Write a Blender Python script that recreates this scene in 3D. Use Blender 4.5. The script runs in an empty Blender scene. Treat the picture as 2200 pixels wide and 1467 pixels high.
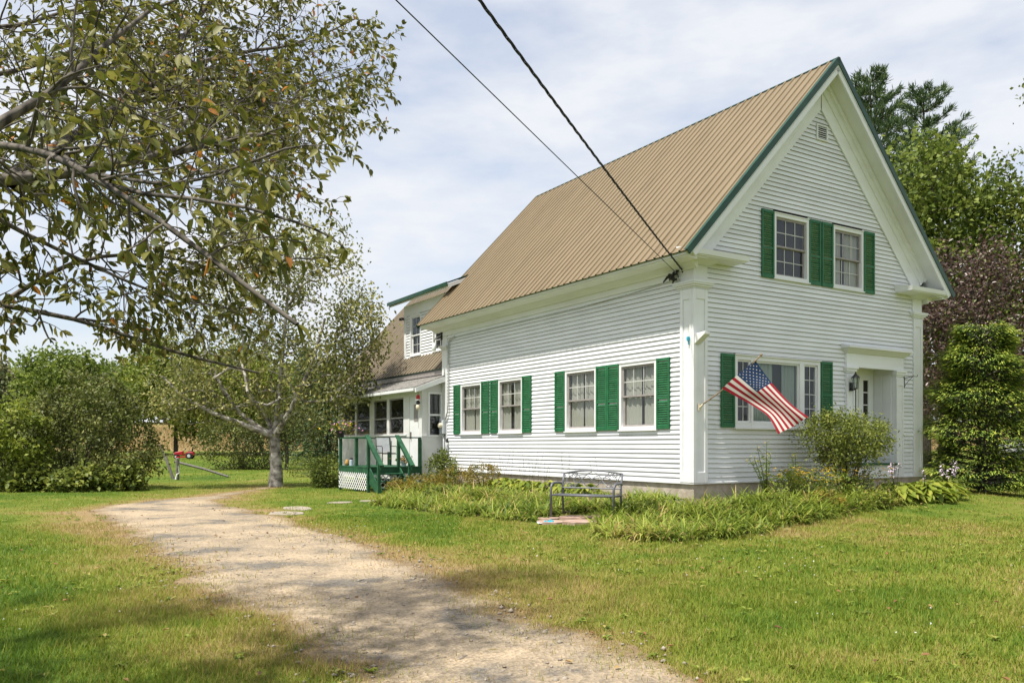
import bpy, math, random
import numpy as np
from mathutils import Vector, Matrix
R = math.radians
rng = np.random.default_rng(7)
random.seed(7)
scene = bpy.context.scene
COL = scene.collection

# ------------------------------------------------------------------ camera
CAMZ = 1.5
F_PX = 1772.0          # focal length in pixels of a 2200 px wide picture
cam_d = bpy.data.cameras.new('camera'); cam = bpy.data.objects.new('camera', cam_d); COL.objects.link(cam)
cam.location = (0, 0, CAMZ); cam.rotation_euler = (R(90), 0, 0)
cam_d.sensor_width = 36.0; cam_d.lens = F_PX / 2200 * 36
cam_d.shift_y = (957 - 733.5) / 2200
cam_d.clip_start = 0.05; cam_d.clip_end = 3000
scene.camera = cam

# ------------------------------------------------------------------ light
D1 = np.array([-.531, .8474]); D2 = np.array([.8474, .531])      # along the long wall / along the gable wall
SUN_EL = 66.0
sh = -D2 * math.cos(R(5)) - D1 * math.sin(R(5)); sh = sh / np.linalg.norm(sh)
sun_dir = Vector((sh[0] * math.cos(R(SUN_EL)), sh[1] * math.cos(R(SUN_EL)), math.sin(R(SUN_EL))))
sun_d = bpy.data.lights.new('sun', 'SUN'); sun = bpy.data.objects.new('sun', sun_d); COL.objects.link(sun)
sun_d.energy = 4.3; sun_d.angle = R(1.8); sun_d.color = (1.0, .95, .87)
sun.rotation_euler = sun_dir.to_track_quat('Z', 'Y').to_euler(); sun.location = (0, 0, 60)

world = bpy.data.worlds.new('World'); scene.world = world; world.use_nodes = True
wn = world.node_tree; wn.nodes.clear(); wl = wn.links
out = wn.nodes.new('ShaderNodeOutputWorld'); bg = wn.nodes.new('ShaderNodeBackground')
sky = wn.nodes.new('ShaderNodeTexSky'); sky.sky_type = 'NISHITA'; sky.sun_disc = False
sky.sun_elevation = R(SUN_EL); sky.sun_rotation = math.atan2(sh[0], sh[1])
sky.air_density = 1.0; sky.dust_density = 2.0; sky.ozone_density = 1.0
bg.inputs['Strength'].default_value = 0.118
# thin bright cloud veil over the blue
tc = wn.nodes.new('ShaderNodeTexCoord'); mp = wn.nodes.new('ShaderNodeMapping'); mp.inputs['Scale'].default_value = (1.4, 1.4, 4.0)
nz = wn.nodes.new('ShaderNodeTexNoise'); nz.inputs['Scale'].default_value = 2.6; nz.inputs['Detail'].default_value = 7; nz.inputs['Roughness'].default_value = .55
rp = wn.nodes.new('ShaderNodeValToRGB'); rp.color_ramp.elements[0].position = .36; rp.color_ramp.elements[0].color = (.48, .48, .48, 1)
rp.color_ramp.elements[1].position = .60; rp.color_ramp.elements[1].color = (.97, .97, .97, 1)
mx = wn.nodes.new('ShaderNodeMixRGB'); mx.inputs['Color2'].default_value = (4.5, 4.62, 4.85, 1)
wl.new(tc.outputs['Generated'], mp.inputs['Vector']); wl.new(mp.outputs['Vector'], nz.inputs['Vector']); wl.new(nz.outputs['Fac'], rp.inputs['Fac'])
wl.new(rp.outputs['Color'], mx.inputs['Fac']); wl.new(sky.outputs['Color'], mx.inputs['Color1']); wl.new(mx.outputs['Color'], bg.inputs['Color'])
wl.new(bg.outputs['Background'], out.inputs['Surface'])

scene.view_settings.view_transform = 'Standard'; scene.view_settings.look = 'None'
scene.view_settings.exposure = 0.75; scene.view_settings.gamma = 1.0; scene.view_settings.use_curve_mapping = False
scene.cycles.max_bounces = 8; scene.cycles.transparent_max_bounces = 16; scene.cycles.diffuse_bounces = 4

# ------------------------------------------------------------------ small numeric helpers
def _hash(ix, iy, s):
    h = (ix.astype(np.int64) * 374761393 + iy.astype(np.int64) * 668265263 + s * 982451653) & 0x7fffffff
    h = ((h ^ (h >> 13)) * 1274126177) & 0x7fffffff
    return ((h ^ (h >> 16)) & 0xffff) / 65535.0
def vnoise(x, y, s=0):
    x = np.asarray(x, float); y = np.asarray(y, float)
    ix = np.floor(x); iy = np.floor(y); fx = x - ix; fy = y - iy
    fx = fx * fx * (3 - 2 * fx); fy = fy * fy * (3 - 2 * fy)
    a = _hash(ix, iy, s); b = _hash(ix + 1, iy, s); c = _hash(ix, iy + 1, s); d = _hash(ix + 1, iy + 1, s)
    return (a * (1 - fx) + b * fx) * (1 - fy) + (c * (1 - fx) + d * fx) * fy
def fbm(x, y, s=0, o=4):
    v = 0; a = .5; t = 0
    for k in range(o):
        v = v + a * vnoise(x * 2 ** k, y * 2 ** k, s + k * 17); t += a; a *= .5
    return v / t
def sstep(a, b, x):
    t = np.clip((np.asarray(x, float) - a) / (b - a), 0, 1); return t * t * (3 - 2 * t)
C0 = np.array([3.811, 17.3])          # near corner of the house
W, L = 8.15, 11.42                    # gable width, length of the main block
def to_house(x, y):
    dx = np.asarray(x, float) - C0[0]; dy = np.asarray(y, float) - C0[1]
    return dx * D2[0] + dy * D2[1], dx * D1[0] + dy * D1[1]
def to_world(X, Y):
    return C0[0] + X * D2[0] + Y * D1[0], C0[1] + X * D2[1] + Y * D1[1]
def ground_z(x, y):
    x = np.asarray(x, float); y = np.asarray(y, float)
    X, Y = to_house(x, y)
    dx = np.maximum(np.maximum(-X, X - W), 0); dy = np.maximum(np.maximum(-Y, Y - L), 0)
    d = np.hypot(dx, dy)
    z = .36 * (1 - sstep(.3, 4.2, d)) * (1 - .75 * sstep(7.5, 11.4, Y))
    z = z + .10 * sstep(4, 14, x) * sstep(9, 16, y) * (1 - sstep(0, .4, z))
    z = z + .0164 * np.maximum(y - 36, 0) * (1 - sstep(120, 400, y)) + .05 * np.maximum(y - 92, 0) * (1 - sstep(140, 500, y))
    z = z + .05 * (fbm(x * .35, y * .35, 3) - .5) * (1 - sstep(30, 60, y))
    return z
def pt(px, py, depth):
    return np.array([(px - 1100) / F_PX * depth, depth, CAMZ + (957 - py) / F_PX * depth])
def poly_inside(x, y, poly):
    x = np.asarray(x); y = np.asarray(y); ins = np.zeros(x.shape, bool); n = len(poly)
    for i in range(n):
        x1, y1 = poly[i]; x2, y2 = poly[(i + 1) % n]
        c = ((y1 > y) != (y2 > y)) & (x < (x2 - x1) * (y - y1) / (y2 - y1 + 1e-12) + x1)
        ins ^= c
    return ins
def poly_dist(x, y, poly):
    x = np.asarray(x, float); y = np.asarray(y, float); dm = np.full(x.shape, 1e9); n = len(poly)
    for i in range(n):
        a = np.array(poly[i], float); b = np.array(poly[(i + 1) % n], float); e = b - a; q = e @ e
        t = np.clip(((x - a[0]) * e[0] + (y - a[1]) * e[1]) / q, 0, 1)
        dm = np.minimum(dm, np.hypot(x - a[0] - t * e[0], y - a[1] - t * e[1]))
    return dm
DRIVE = [(2.3, 3.2), (1.26, 5.21), (.32, 7.13), (-1.16, 10.3), (-3.28, 14.52), (-4.97, 17.6), (-6.7, 20.0), (-7.9, 22.0), (-8.35, 24.5), (-8.5, 26.5), (-8.5, 29.4),
         (-8.9, 29.4), (-9.0, 26.85), (-9.05, 24.2), (-9.9, 22.2), (-10.0, 19.9), (-9.2, 18.2), (-7.37, 15.36), (-5.25, 11.92), (-3.71, 9.39), (-2.23, 7.32), (-1.32, 5.87), (-.9, 4.6), (-.6, 3.2)]
BED_L = [(-3.4, 20.8), (-3.0, 20.0), (-2.16, 18.95), (-.99, 17.35), (0, 16.2), (.5, 15.85), (.95, 16.5), (2.1, 16.3), to_world(-.02, 0), to_world(-.02, 11.3), to_world(-2.4, 9.6)]
BED_R = [(1.75, 15.6), (1.55, 14.6), (1.62, 13.2), (1.95, 12.8), (2.54, 12.8), (3.5, 13.35), (4.39, 14.1), (5.6, 15.2), (6.8, 16.45), (8.9, 18.4), (10.1, 19.7), (10.6, 20.6), to_world(8.1, -.02), to_world(-.02, -.02), (2.1, 16.3)]
def drive_mask(x, y):
    x = np.asarray(x, float); y = np.asarray(y, float)
    s = np.where(poly_inside(x, y, DRIVE), 1, -1) * poly_dist(x, y, DRIVE)
    s = s + .75 * (fbm(x * 1.1, y * 1.1, 40, 5) - .5)
    return s            # > 0 on gravel

# ------------------------------------------------------------------ materials
def mat(name):
    m = bpy.data.materials.new(name); m.use_nodes = True; n = m.node_tree.nodes; n.clear()
    o = n.new('ShaderNodeOutputMaterial'); b = n.new('ShaderNodeBsdfPrincipled'); m.node_tree.links.new(b.outputs[0], o.inputs[0])
    return m, m.node_tree, b, o
def N(t, kind, **kw):
    n = t.nodes.new(kind)
    for k, v in kw.items():
        if k in n.inputs: n.inputs[k].default_value = v
        else: setattr(n, k, v)
    return n
def ramp(t, stops):
    r = t.nodes.new('ShaderNodeValToRGB'); e = r.color_ramp.elements
    while len(e) < len(stops): e.new(.5)
    for el, (p, c) in zip(e, stops): el.position = p; el.color = (*c, 1)
    return r
def noisy(name, c1, c2, scale=3.0, rough=.6, detail=6, bump=0, bscale=40, mapping=None, spec=.35, lo=.35, hi=.65):
    m, t, b, o = mat(name)
    tcn = N(t, 'ShaderNodeTexCoord'); src = tcn.outputs['Object']
    if mapping:
        mpn = N(t, 'ShaderNodeMapping'); mpn.inputs['Scale'].default_value = mapping; t.links.new(src, mpn.inputs[0]); src = mpn.outputs[0]
    nn = N(t, 'ShaderNodeTexNoise', Scale=scale, Detail=detail); t.links.new(src, nn.inputs['Vector'])
    rr = ramp(t, [(lo, c1), (hi, c2)]); t.links.new(nn.outputs['Fac'], rr.inputs[0]); t.links.new(rr.outputs[0], b.inputs['Base Color'])
    b.inputs['Roughness'].default_value = rough; b.inputs['Specular IOR Level'].default_value = spec
    if bump:
        n2 = N(t, 'ShaderNodeTexNoise', Scale=bscale, Detail=4); t.links.new(src, n2.inputs['Vector'])
        bp = N(t, 'ShaderNodeBump', Strength=bump, Distance=.01); t.links.new(n2.outputs['Fac'], bp.inputs['Height']); t.links.new(bp.outputs[0], b.inputs['Normal'])
    return m
M = {}
def white_paint(name, base, worn, stain):
    # house paint: broad tone shifts, small flaked spots of grey wood
    m, t, b, o = mat(name)
    tcn = N(t, 'ShaderNodeTexCoord')
    m1 = N(t, 'ShaderNodeMapping'); m1.inputs['Scale'].default_value = (1, 1, 2.2); t.links.new(tcn.outputs['Object'], m1.inputs[0])
    n1 = N(t, 'ShaderNodeTexNoise', Scale=1.1, Detail=6); t.links.new(m1.outputs[0], n1.inputs['Vector'])
    r1 = ramp(t, [(.3, worn), (.62, base)]); t.links.new(n1.outputs['Fac'], r1.inputs[0])
    n2 = N(t, 'ShaderNodeTexNoise', Scale=9, Detail=5, Roughness=.7); t.links.new(m1.outputs[0], n2.inputs['Vector'])
    r2 = ramp(t, [(.66, (0, 0, 0)), (.72, (1, 1, 1))]); t.links.new(n2.outputs['Fac'], r2.inputs[0])
    mxn = N(t, 'ShaderNodeMixRGB'); t.links.new(r2.outputs[0], mxn.inputs['Fac']); t.links.new(r1.outputs[0], mxn.inputs['Color1']); mxn.inputs['Color2'].default_value = (*stain, 1)
    oi = N(t, 'ShaderNodeObjectInfo'); ro = ramp(t, [(0, (.90, .90, .89)), (1, (1, 1, 1))]); t.links.new(oi.outputs['Random'], ro.inputs[0])
    mo = N(t, 'ShaderNodeMixRGB', blend_type='MULTIPLY'); mo.inputs['Fac'].default_value = 1; t.links.new(mxn.outputs[0], mo.inputs['Color1']); t.links.new(ro.outputs[0], mo.inputs['Color2'])
    t.links.new(mo.outputs[0], b.inputs['Base Color']); b.inputs['Roughness'].default_value = .55; b.inputs['Specular IOR Level'].default_value = .3
    n3 = N(t, 'ShaderNodeTexNoise', Scale=60, Detail=3); t.links.new(tcn.outputs['Object'], n3.inputs['Vector'])
    bp = N(t, 'ShaderNodeBump', Strength=.12, Distance=.01); t.links.new(n3.outputs['Fac'], bp.inputs['Height']); t.links.new(bp.outputs[0], b.inputs['Normal'])
    return m
M['white'] = white_paint('white_clapboard_paint', (.80, .815, .825), (.72, .735, .745), (.46, .43, .38))
M['trim'] = white_paint('white_trim_paint', (.80, .81, .81), (.74, .745, .74), (.58, .55, .49))
M['porch_white'] = white_paint('porch_paint', (.76, .76, .74), (.66, .66, .63), (.45, .42, .38))
M['edge_shade'] = noisy('board_edge_shade', (.16, .125, .09), (.30, .25, .20), scale=14, rough=.9)  # dark brown painted in to strengthen the shadow lines between clapboards
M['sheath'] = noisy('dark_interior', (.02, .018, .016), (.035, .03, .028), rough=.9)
M['roof'] = noisy('tan_metal_roofing', (.175, .130, .072), (.212, .160, .092), scale=1.6, rough=.42, spec=.4, mapping=(.5, 3, .5), detail=8)
M['wing_roof'] = noisy('weathered_tan_metal', (.150, .120, .080), (.205, .165, .112), scale=2.5, rough=.5, spec=.35, mapping=(1, 6, 1))
M['shingle'] = noisy('grey_asphalt_shingle', (.16, .155, .15), (.30, .28, .25), scale=7, rough=.9, bump=.5)
M['green'] = noisy('green_paint', (.012, .105, .038), (.022, .15, .058), scale=6, rough=.5, bump=.1, bscale=80)
M['deckgreen'] = noisy('deck_green_paint', (.010, .06, .027), (.025, .105, .048), scale=5, rough=.6, bump=.15, bscale=60)
M['drip'] = noisy('dark_green_metal', (.005, .04, .022), (.010, .06, .032), scale=4, rough=.35)
M['conc'] = noisy('foundation_stone', (.33, .28, .22), (.48, .42, .34), scale=5, rough=.9, detail=9, bump=.6, bscale=25)
M['sash'] = noisy('grey_storm_sash', (.27, .245, .235), (.33, .30, .285), scale=9, rough=.5)
M['vinyl'] = noisy('white_vinyl_sash', (.72, .72, .71), (.78, .78, .77), scale=9, rough=.4)
M['muntin'] = noisy('pale_muntin', (.52, .52, .5), (.6, .6, .57), scale=9, rough=.5)
M['iron'] = noisy('grey_painted_steel', (.085, .09, .105), (.13, .135, .15), scale=12, rough=.4, spec=.5)
M['black'] = noisy('black_metal', (.012, .012, .013), (.025, .025, .026), scale=12, rough=.45)
M['cable'] = noisy('black_cable', (.012, .012, .014), (.022, .022, .024), scale=30, rough=.6)
M['meter'] = noisy('grey_meter_box', (.42, .45, .47), (.52, .54, .55), scale=8, rough=.5)
M['conduit'] = noisy('grey_conduit', (.36, .37, .36), (.46, .46, .44), scale=8, rough=.5)
M['flagstone'] = noisy('reddish_flagstone', (.30, .20, .155), (.42, .31, .25), scale=4, rough=.85, bump=.4)
M['slab'] = noisy('pale_stepping_stone', (.24, .205, .165), (.34, .295, .24), scale=6, rough=.9, bump=.3)
M['greywood'] = noisy('weathered_grey_wood', (.12, .11, .095), (.23, .215, .195), scale=6, rough=.9, mapping=(8, 8, 1), bump=.4)
M['red'] = noisy('red_plastic', (.42, .012, .02), (.52, .02, .03), rough=.35)
M['redpaint'] = noisy('red_machine_paint', (.36, .01, .02), (.45, .015, .03), rough=.3)
M['rubber'] = noisy('black_rubber', (.012, .012, .012), (.03, .03, .028), rough=.8)
M['steel'] = noisy('pale_steel', (.55, .55, .54), (.68, .68, .66), rough=.35)
M['wood'] = noisy('varnished_pole', (.17, .115, .06), (.27, .19, .105), scale=5, rough=.5, mapping=(1, 1, 8))
M['terracotta'] = noisy('ochre_pot', (.42, .24, .06), (.5, .3, .09), rough=.7)
M['blue'] = noisy('blue_plastic', (.02, .30, .42), (.03, .42, .55), rough=.35)
M['palepot'] = noisy('pale_blue_can', (.35, .45, .55), (.5, .58, .64), rough=.5)
M['cream'] = noisy('cream_plastic', (.62, .55, .40), (.7, .62, .47), rough=.5)
M['soil'] = noisy('garden_soil', (.055, .042, .028), (.11, .085, .055), scale=6, rough=.95, bump=.5)
M['tankwhite'] = noisy('white_tank_paint', (.72, .74, .73), (.8, .81, .8), rough=.4)
def cloth(name, col, scale=55):
    m, t, b, o = mat(name); b.inputs['Base Color'].default_value = (*col, 1); b.inputs['Roughness'].default_value = .8
    tr = N(t, 'ShaderNodeBsdfTranslucent', Color=(*col, 1)); ms = N(t, 'ShaderNodeMixShader'); ms.inputs[0].default_value = .3
    t.links.new(b.outputs[0], ms.inputs[1]); t.links.new(tr.outputs[0], ms.inputs[2]); t.links.new(ms.outputs[0], o.inputs[0])
    nn = N(t, 'ShaderNodeTexNoise', Scale=scale, Detail=3); bp = N(t, 'ShaderNodeBump', Strength=.2, Distance=.005)
    t.links.new(nn.outputs['Fac'], bp.inputs['Height']); t.links.new(bp.outputs[0], b.inputs['Normal'])
    return m
M['curtain'] = cloth('cream_curtain', (.62, .58, .50)); M['curtain_teal'] = cloth('pale_green_curtain', (.50, .56, .50))
M['fred'] = cloth('flag_red', (.34, .008, .022)); M['fwhite'] = cloth('flag_white', (.68, .64, .58)); M['fblue'] = cloth('flag_blue', (.010, .036, .105))
def glass_mat():
    m = bpy.data.materials.new('window_glass'); m.use_nodes = True; t = m.node_tree; t.nodes.clear()
    o = N(t, 'ShaderNodeOutputMaterial'); g = N(t, 'ShaderNodeBsdfGlossy', Roughness=.03); g.inputs['Color'].default_value = (.9, .95, 1, 1)
    tr = N(t, 'ShaderNodeBsdfTransparent', Color=(.80, .84, .83, 1)); fr = N(t, 'ShaderNodeLayerWeight', Blend=.5); pw5 = N(t, 'ShaderNodeMath', operation='POWER'); pw5.inputs[1].default_value = 5.0; ml5 = N(t, 'ShaderNodeMath', operation='MULTIPLY'); ml5.inputs[1].default_value = .6; t.links.new(fr.outputs['Facing'], pw5.inputs[0]); t.links.new(pw5.outputs[0], ml5.inputs[0]); ms = N(t, 'ShaderNodeMixShader')
    nn = N(t, 'ShaderNodeTexNoise', Scale=1.2, Detail=2); bp = N(t, 'ShaderNodeBump', Strength=.04, Distance=.05)
    t.links.new(nn.outputs['Fac'], bp.inputs['Height']); t.links.new(bp.outputs[0], g.inputs['Normal'])
    ad = N(t, 'ShaderNodeMath', operation='ADD'); ad.inputs[1].default_value = .06; t.links.new(ml5.outputs[0], ad.inputs[0])
    t.links.new(ad.outputs[0], ms.inputs[0]); t.links.new(tr.outputs[0], ms.inputs[1]); t.links.new(g.outputs[0], ms.inputs[2]); t.links.new(ms.outputs[0], o.inputs[0])
    return m
M['glass'] = glass_mat()
def leaf_mat(name, stops, trans=.35, spots=None, rough=.55, spec=.3):
    m, t, b, o = mat(name)
    at = N(t, 'ShaderNodeAttribute', attribute_name='rnd'); rr = ramp(t, stops); t.links.new(at.outputs['Fac'], rr.inputs[0]); c = rr.outputs[0]
    if spots:
        tcn = N(t, 'ShaderNodeTexCoord'); nn = N(t, 'ShaderNodeTexNoise', Scale=70, Detail=2); t.links.new(tcn.outputs['Object'], nn.inputs['Vector'])
        r2 = ramp(t, [(.62, (0, 0, 0)), (.68, (1, 1, 1))]); t.links.new(nn.outputs['Fac'], r2.inputs[0])
        mm = N(t, 'ShaderNodeMixRGB'); t.links.new(r2.outputs[0], mm.inputs['Fac']); t.links.new(c, mm.inputs['Color1']); mm.inputs['Color2'].default_value = (*spots, 1); c = mm.outputs[0]
    t.links.new(c, b.inputs['Base Color']); b.inputs['Roughness'].default_value = rough; b.inputs['Specular IOR Level'].default_value = spec
    tr = N(t, 'ShaderNodeBsdfTranslucent'); t.links.new(c, tr.inputs['Color']); ms = N(t, 'ShaderNodeMixShader'); ms.inputs[0].default_value = trans
    t.links.new(b.outputs[0], ms.inputs[1]); t.links.new(tr.outputs[0], ms.inputs[2]); t.links.new(ms.outputs[0], o.inputs[0])
    return m
def bark(name, c1, c2, scale=6, mapping=(1, 1, .25)): return noisy(name, c1, c2, scale=scale, rough=.9, bump=.6, bscale=20, mapping=mapping)
M['bark'] = bark('grey_brown_bark', (.03, .025, .02), (.15, .13, .105), 26)
M['birch_bark'] = bark('white_birch_bark', (.10, .085, .07), (.48, .45, .40), 4.5, (1, 1, 1.3))
M['apple_leaf'] = leaf_mat('apple_leaf', [(0, (0.057, 0.076, 0.017)), (0.35, (0.121, 0.132, 0.023)), (0.6, (0.196, 0.19, 0.032)), (0.8, (0.276, 0.259, 0.069)), (0.92, (0.38, 0.368, 0.196)), (0.945, (0.483, 0.196, 0.029)), (1, (0.391, 0.172, 0.069))], .4, spots=(.12, .055, .015))
M['birch_leaf'] = leaf_mat('birch_leaf', [(0, (0.095, 0.112, 0.034)), (0.5, (0.224, 0.241, 0.062)), (0.85, (0.426, 0.414, 0.157)), (1, (0.538, 0.47, 0.168))], .38)
M['maple_leaf'] = leaf_mat('maple_leaf', [(0, (0.068, 0.108, 0.019)), (0.5, (0.155, 0.209, 0.035)), (1, (0.284, 0.324, 0.068))], .4)
M['mid_leaf'] = leaf_mat('mid_green_leaf', [(0, (.06, .09, .018)), (.5, (.145, .185, .035)), (1, (.29, .31, .06))], .36)
M['dark_leaf'] = leaf_mat('dark_green_leaf', [(0, (0.052, 0.064, 0.018)), (0.55, (0.121, 0.138, 0.034)), (1, (0.241, 0.247, 0.063))], .3)
M['yellow_leaf'] = leaf_mat('yellow_green_leaf', [(0, (0.078, 0.117, 0.018)), (0.5, (0.195, 0.247, 0.033)), (1, (0.351, 0.377, 0.052))], .4)
M['purple_leaf'] = leaf_mat('purple_leaf', [(0, (.035, .022, .018)), (.5, (.10, .058, .048)), (.82, (.20, .13, .105)), (.9, (.13, .14, .045)), (1, (.16, .18, .05))], .25, spec=.5, rough=.4)
M['pine_leaf'] = leaf_mat('pine_needles', [(0, (0.034, 0.073, 0.032)), (0.6, (0.091, 0.15, 0.055)), (1, (0.205, 0.251, 0.091))], .2)
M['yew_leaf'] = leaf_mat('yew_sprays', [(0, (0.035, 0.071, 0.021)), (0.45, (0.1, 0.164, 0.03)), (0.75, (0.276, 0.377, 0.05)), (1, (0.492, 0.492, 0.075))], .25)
M['woods_leaf'] = leaf_mat('far_woods', [(0, (0.075, 0.099, 0.04)), (0.5, (0.14, 0.158, 0.063)), (0.8, (0.207, 0.182, 0.083)), (1, (0.248, 0.182, 0.099))], .25)
M['rust_leaf'] = leaf_mat('golden_brown_leaf', [(0, (.09, .095, .018)), (.4, (.19, .17, .026)), (.75, (.31, .23, .035)), (1, (.38, .22, .045))], .35)
M['lily_leaf'] = leaf_mat('daylily_leaf', [(0, (0.078, 0.132, 0.018)), (0.5, (0.202, 0.271, 0.034)), (0.85, (0.373, 0.412, 0.07)), (1, (0.466, 0.358, 0.139))], .4)
M['hosta_leaf'] = leaf_mat('hosta_leaf', [(0, (0.099, 0.154, 0.018)), (0.5, (0.22, 0.275, 0.028)), (1, (0.396, 0.396, 0.066))], .35)
M['grass'] = leaf_mat('lawn_grass', [(0, (.085, .165, .013)), (.28, (.165, .23, .018)), (.52, (.25, .275, .036)), (.78, (.33, .27, .075)), (1, (.40, .29, .13))] or [(0, (0.094, 0.165, 0.018)), (0.28, (0.165, 0.22, 0.029)), (0.52, (0.248, 0.27, 0.053)), (0.78, (0.33, 0.27, 0.088)), (1, (0.407, 0.297, 0.138))], .35, spec=.2)
M['hay'] = leaf_mat('dry_hay', [(0, (.22, .17, .07)), (1, (.42, .29, .13))], .35)
M['petal_yellow'] = noisy('yellow_petal', (.6, .4, .01), (.72, .5, .02), rough=.6)
M['petal_pink'] = noisy('pink_petal', (.5, .16, .36), (.62, .35, .5), rough=.6)
M['petal_lilac'] = noisy('pale_lilac_petal', (.6, .48, .58), (.75, .66, .72), rough=.6)
M['petal_white'] = noisy('white_petal', (.75, .75, .7), (.8, .8, .76), rough=.6)
M['fallen'] = leaf_mat('fallen_leaf', [(0, (.12, .06, .025)), (.6, (.25, .13, .05)), (1, (.42, .30, .12))], .2)
def lawn_mat():
    m, t, b, o = mat('lawn_ground')
    at = N(t, 'ShaderNodeAttribute', attribute_name='dry'); tcn = N(t, 'ShaderNodeTexCoord')
    nn = N(t, 'ShaderNodeTexNoise', Scale=9, Detail=8, Roughness=.7); t.links.new(tcn.outputs['Object'], nn.inputs['Vector'])
    sb = N(t, 'ShaderNodeMath', operation='SUBTRACT'); t.links.new(nn.outputs['Fac'], sb.inputs[0]); sb.inputs[1].default_value = .5
    ml = N(t, 'ShaderNodeMath', operation='MULTIPLY_ADD'); t.links.new(sb.outputs[0], ml.inputs[0]); ml.inputs[1].default_value = .55; t.links.new(at.outputs['Fac'], ml.inputs[2])
    rr = ramp(t, [(0, (.05, .095, .012)), (.3, (.09, .13, .016)), (.55, (.14, .16, .028)), (.8, (.20, .16, .055)), (1, (.25, .18, .09))])
    t.links.new(ml.outputs[0], rr.inputs[0]); t.links.new(rr.outputs[0], b.inputs['Base Color']); b.inputs['Roughness'].default_value = .95; b.inputs['Specular IOR Level'].default_value = .1
    n3 = N(t, 'ShaderNodeTexNoise', Scale=45, Detail=5); t.links.new(tcn.outputs['Object'], n3.inputs['Vector'])
    bp = N(t, 'ShaderNodeBump', Strength=.8, Distance=.03); t.links.new(n3.outputs['Fac'], bp.inputs['Height']); t.links.new(bp.outputs[0], b.inputs['Normal'])
    return m
M['lawn'] = lawn_mat()
def gravel_mat():
    m, t, b, o = mat('gravel'); tcn = N(t, 'ShaderNodeTexCoord'); ob = tcn.outputs['Object']
    n1 = N(t, 'ShaderNodeTexNoise', Scale=.8, Detail=7, Roughness=.65); t.links.new(ob, n1.inputs['Vector'])
    r1 = ramp(t, [(.38, (.15, .135, .115)), (.45, (.26, .212, .152)), (.60, (.37, .292, .200))]); t.links.new(n1.outputs['Fac'], r1.inputs[0])
    v = N(t, 'ShaderNodeTexVoronoi', Scale=42); t.links.new(ob, v.inputs['Vector'])
    r2 = ramp(t, [(0, (.50, .50, .50)), (.5, (1, 1, 1)), (1, (1.4, 1.38, 1.33))]); t.links.new(v.outputs['Color'], r2.inputs[0])
    mm = N(t, 'ShaderNodeMixRGB', blend_type='MULTIPLY'); mm.inputs['Fac'].default_value = .75; t.links.new(r1.outputs[0], mm.inputs['Color1']); t.links.new(r2.outputs[0], mm.inputs['Color2'])
    n4 = N(t, 'ShaderNodeTexNoise', Scale=2.6, Detail=8, Roughness=.75); t.links.new(ob, n4.inputs['Vector'])
    r4 = ramp(t, [(.60, (0, 0, 0)), (.70, (1, 1, 1))]); t.links.new(n4.outputs['Fac'], r4.inputs[0])
    m5 = N(t, 'ShaderNodeMixRGB'); t.links.new(r4.outputs[0], m5.inputs['Fac']); t.links.new(mm.outputs[0], m5.inputs['Color1']); m5.inputs['Color2'].default_value = (.17, .135, .05, 1)
    at = N(t, 'ShaderNodeAttribute', attribute_name='edge'); ae = N(t, 'ShaderNodeMath', operation='MULTIPLY_ADD'); t.links.new(n4.outputs['Fac'], ae.inputs[0]); ae.inputs[1].default_value = .9; t.links.new(at.outputs['Fac'], ae.inputs[2])
    re_ = ramp(t, [(.40, (1, 1, 1)), (.72, (0, 0, 0)), (1, (0, 0, 0))]); t.links.new(ae.outputs[0], re_.inputs[0])
    m6 = N(t, 'ShaderNodeMixRGB'); t.links.new(re_.outputs[0], m6.inputs['Fac']); t.links.new(m5.outputs[0], m6.inputs['Color1']); m6.inputs['Color2'].default_value = (.17, .115, .055, 1)
    t.links.new(m6.outputs[0], b.inputs['Base Color']); b.inputs['Roughness'].default_value = .95; b.inputs['Specular IOR Level'].default_value = .15
    bp = N(t, 'ShaderNodeBump', Strength=.7, Distance=.015); t.links.new(v.outputs['Distance'], bp.inputs['Height']); t.links.new(bp.outputs[0], b.inputs['Normal'])
    return m
M['gravel'] = gravel_mat()

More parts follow.
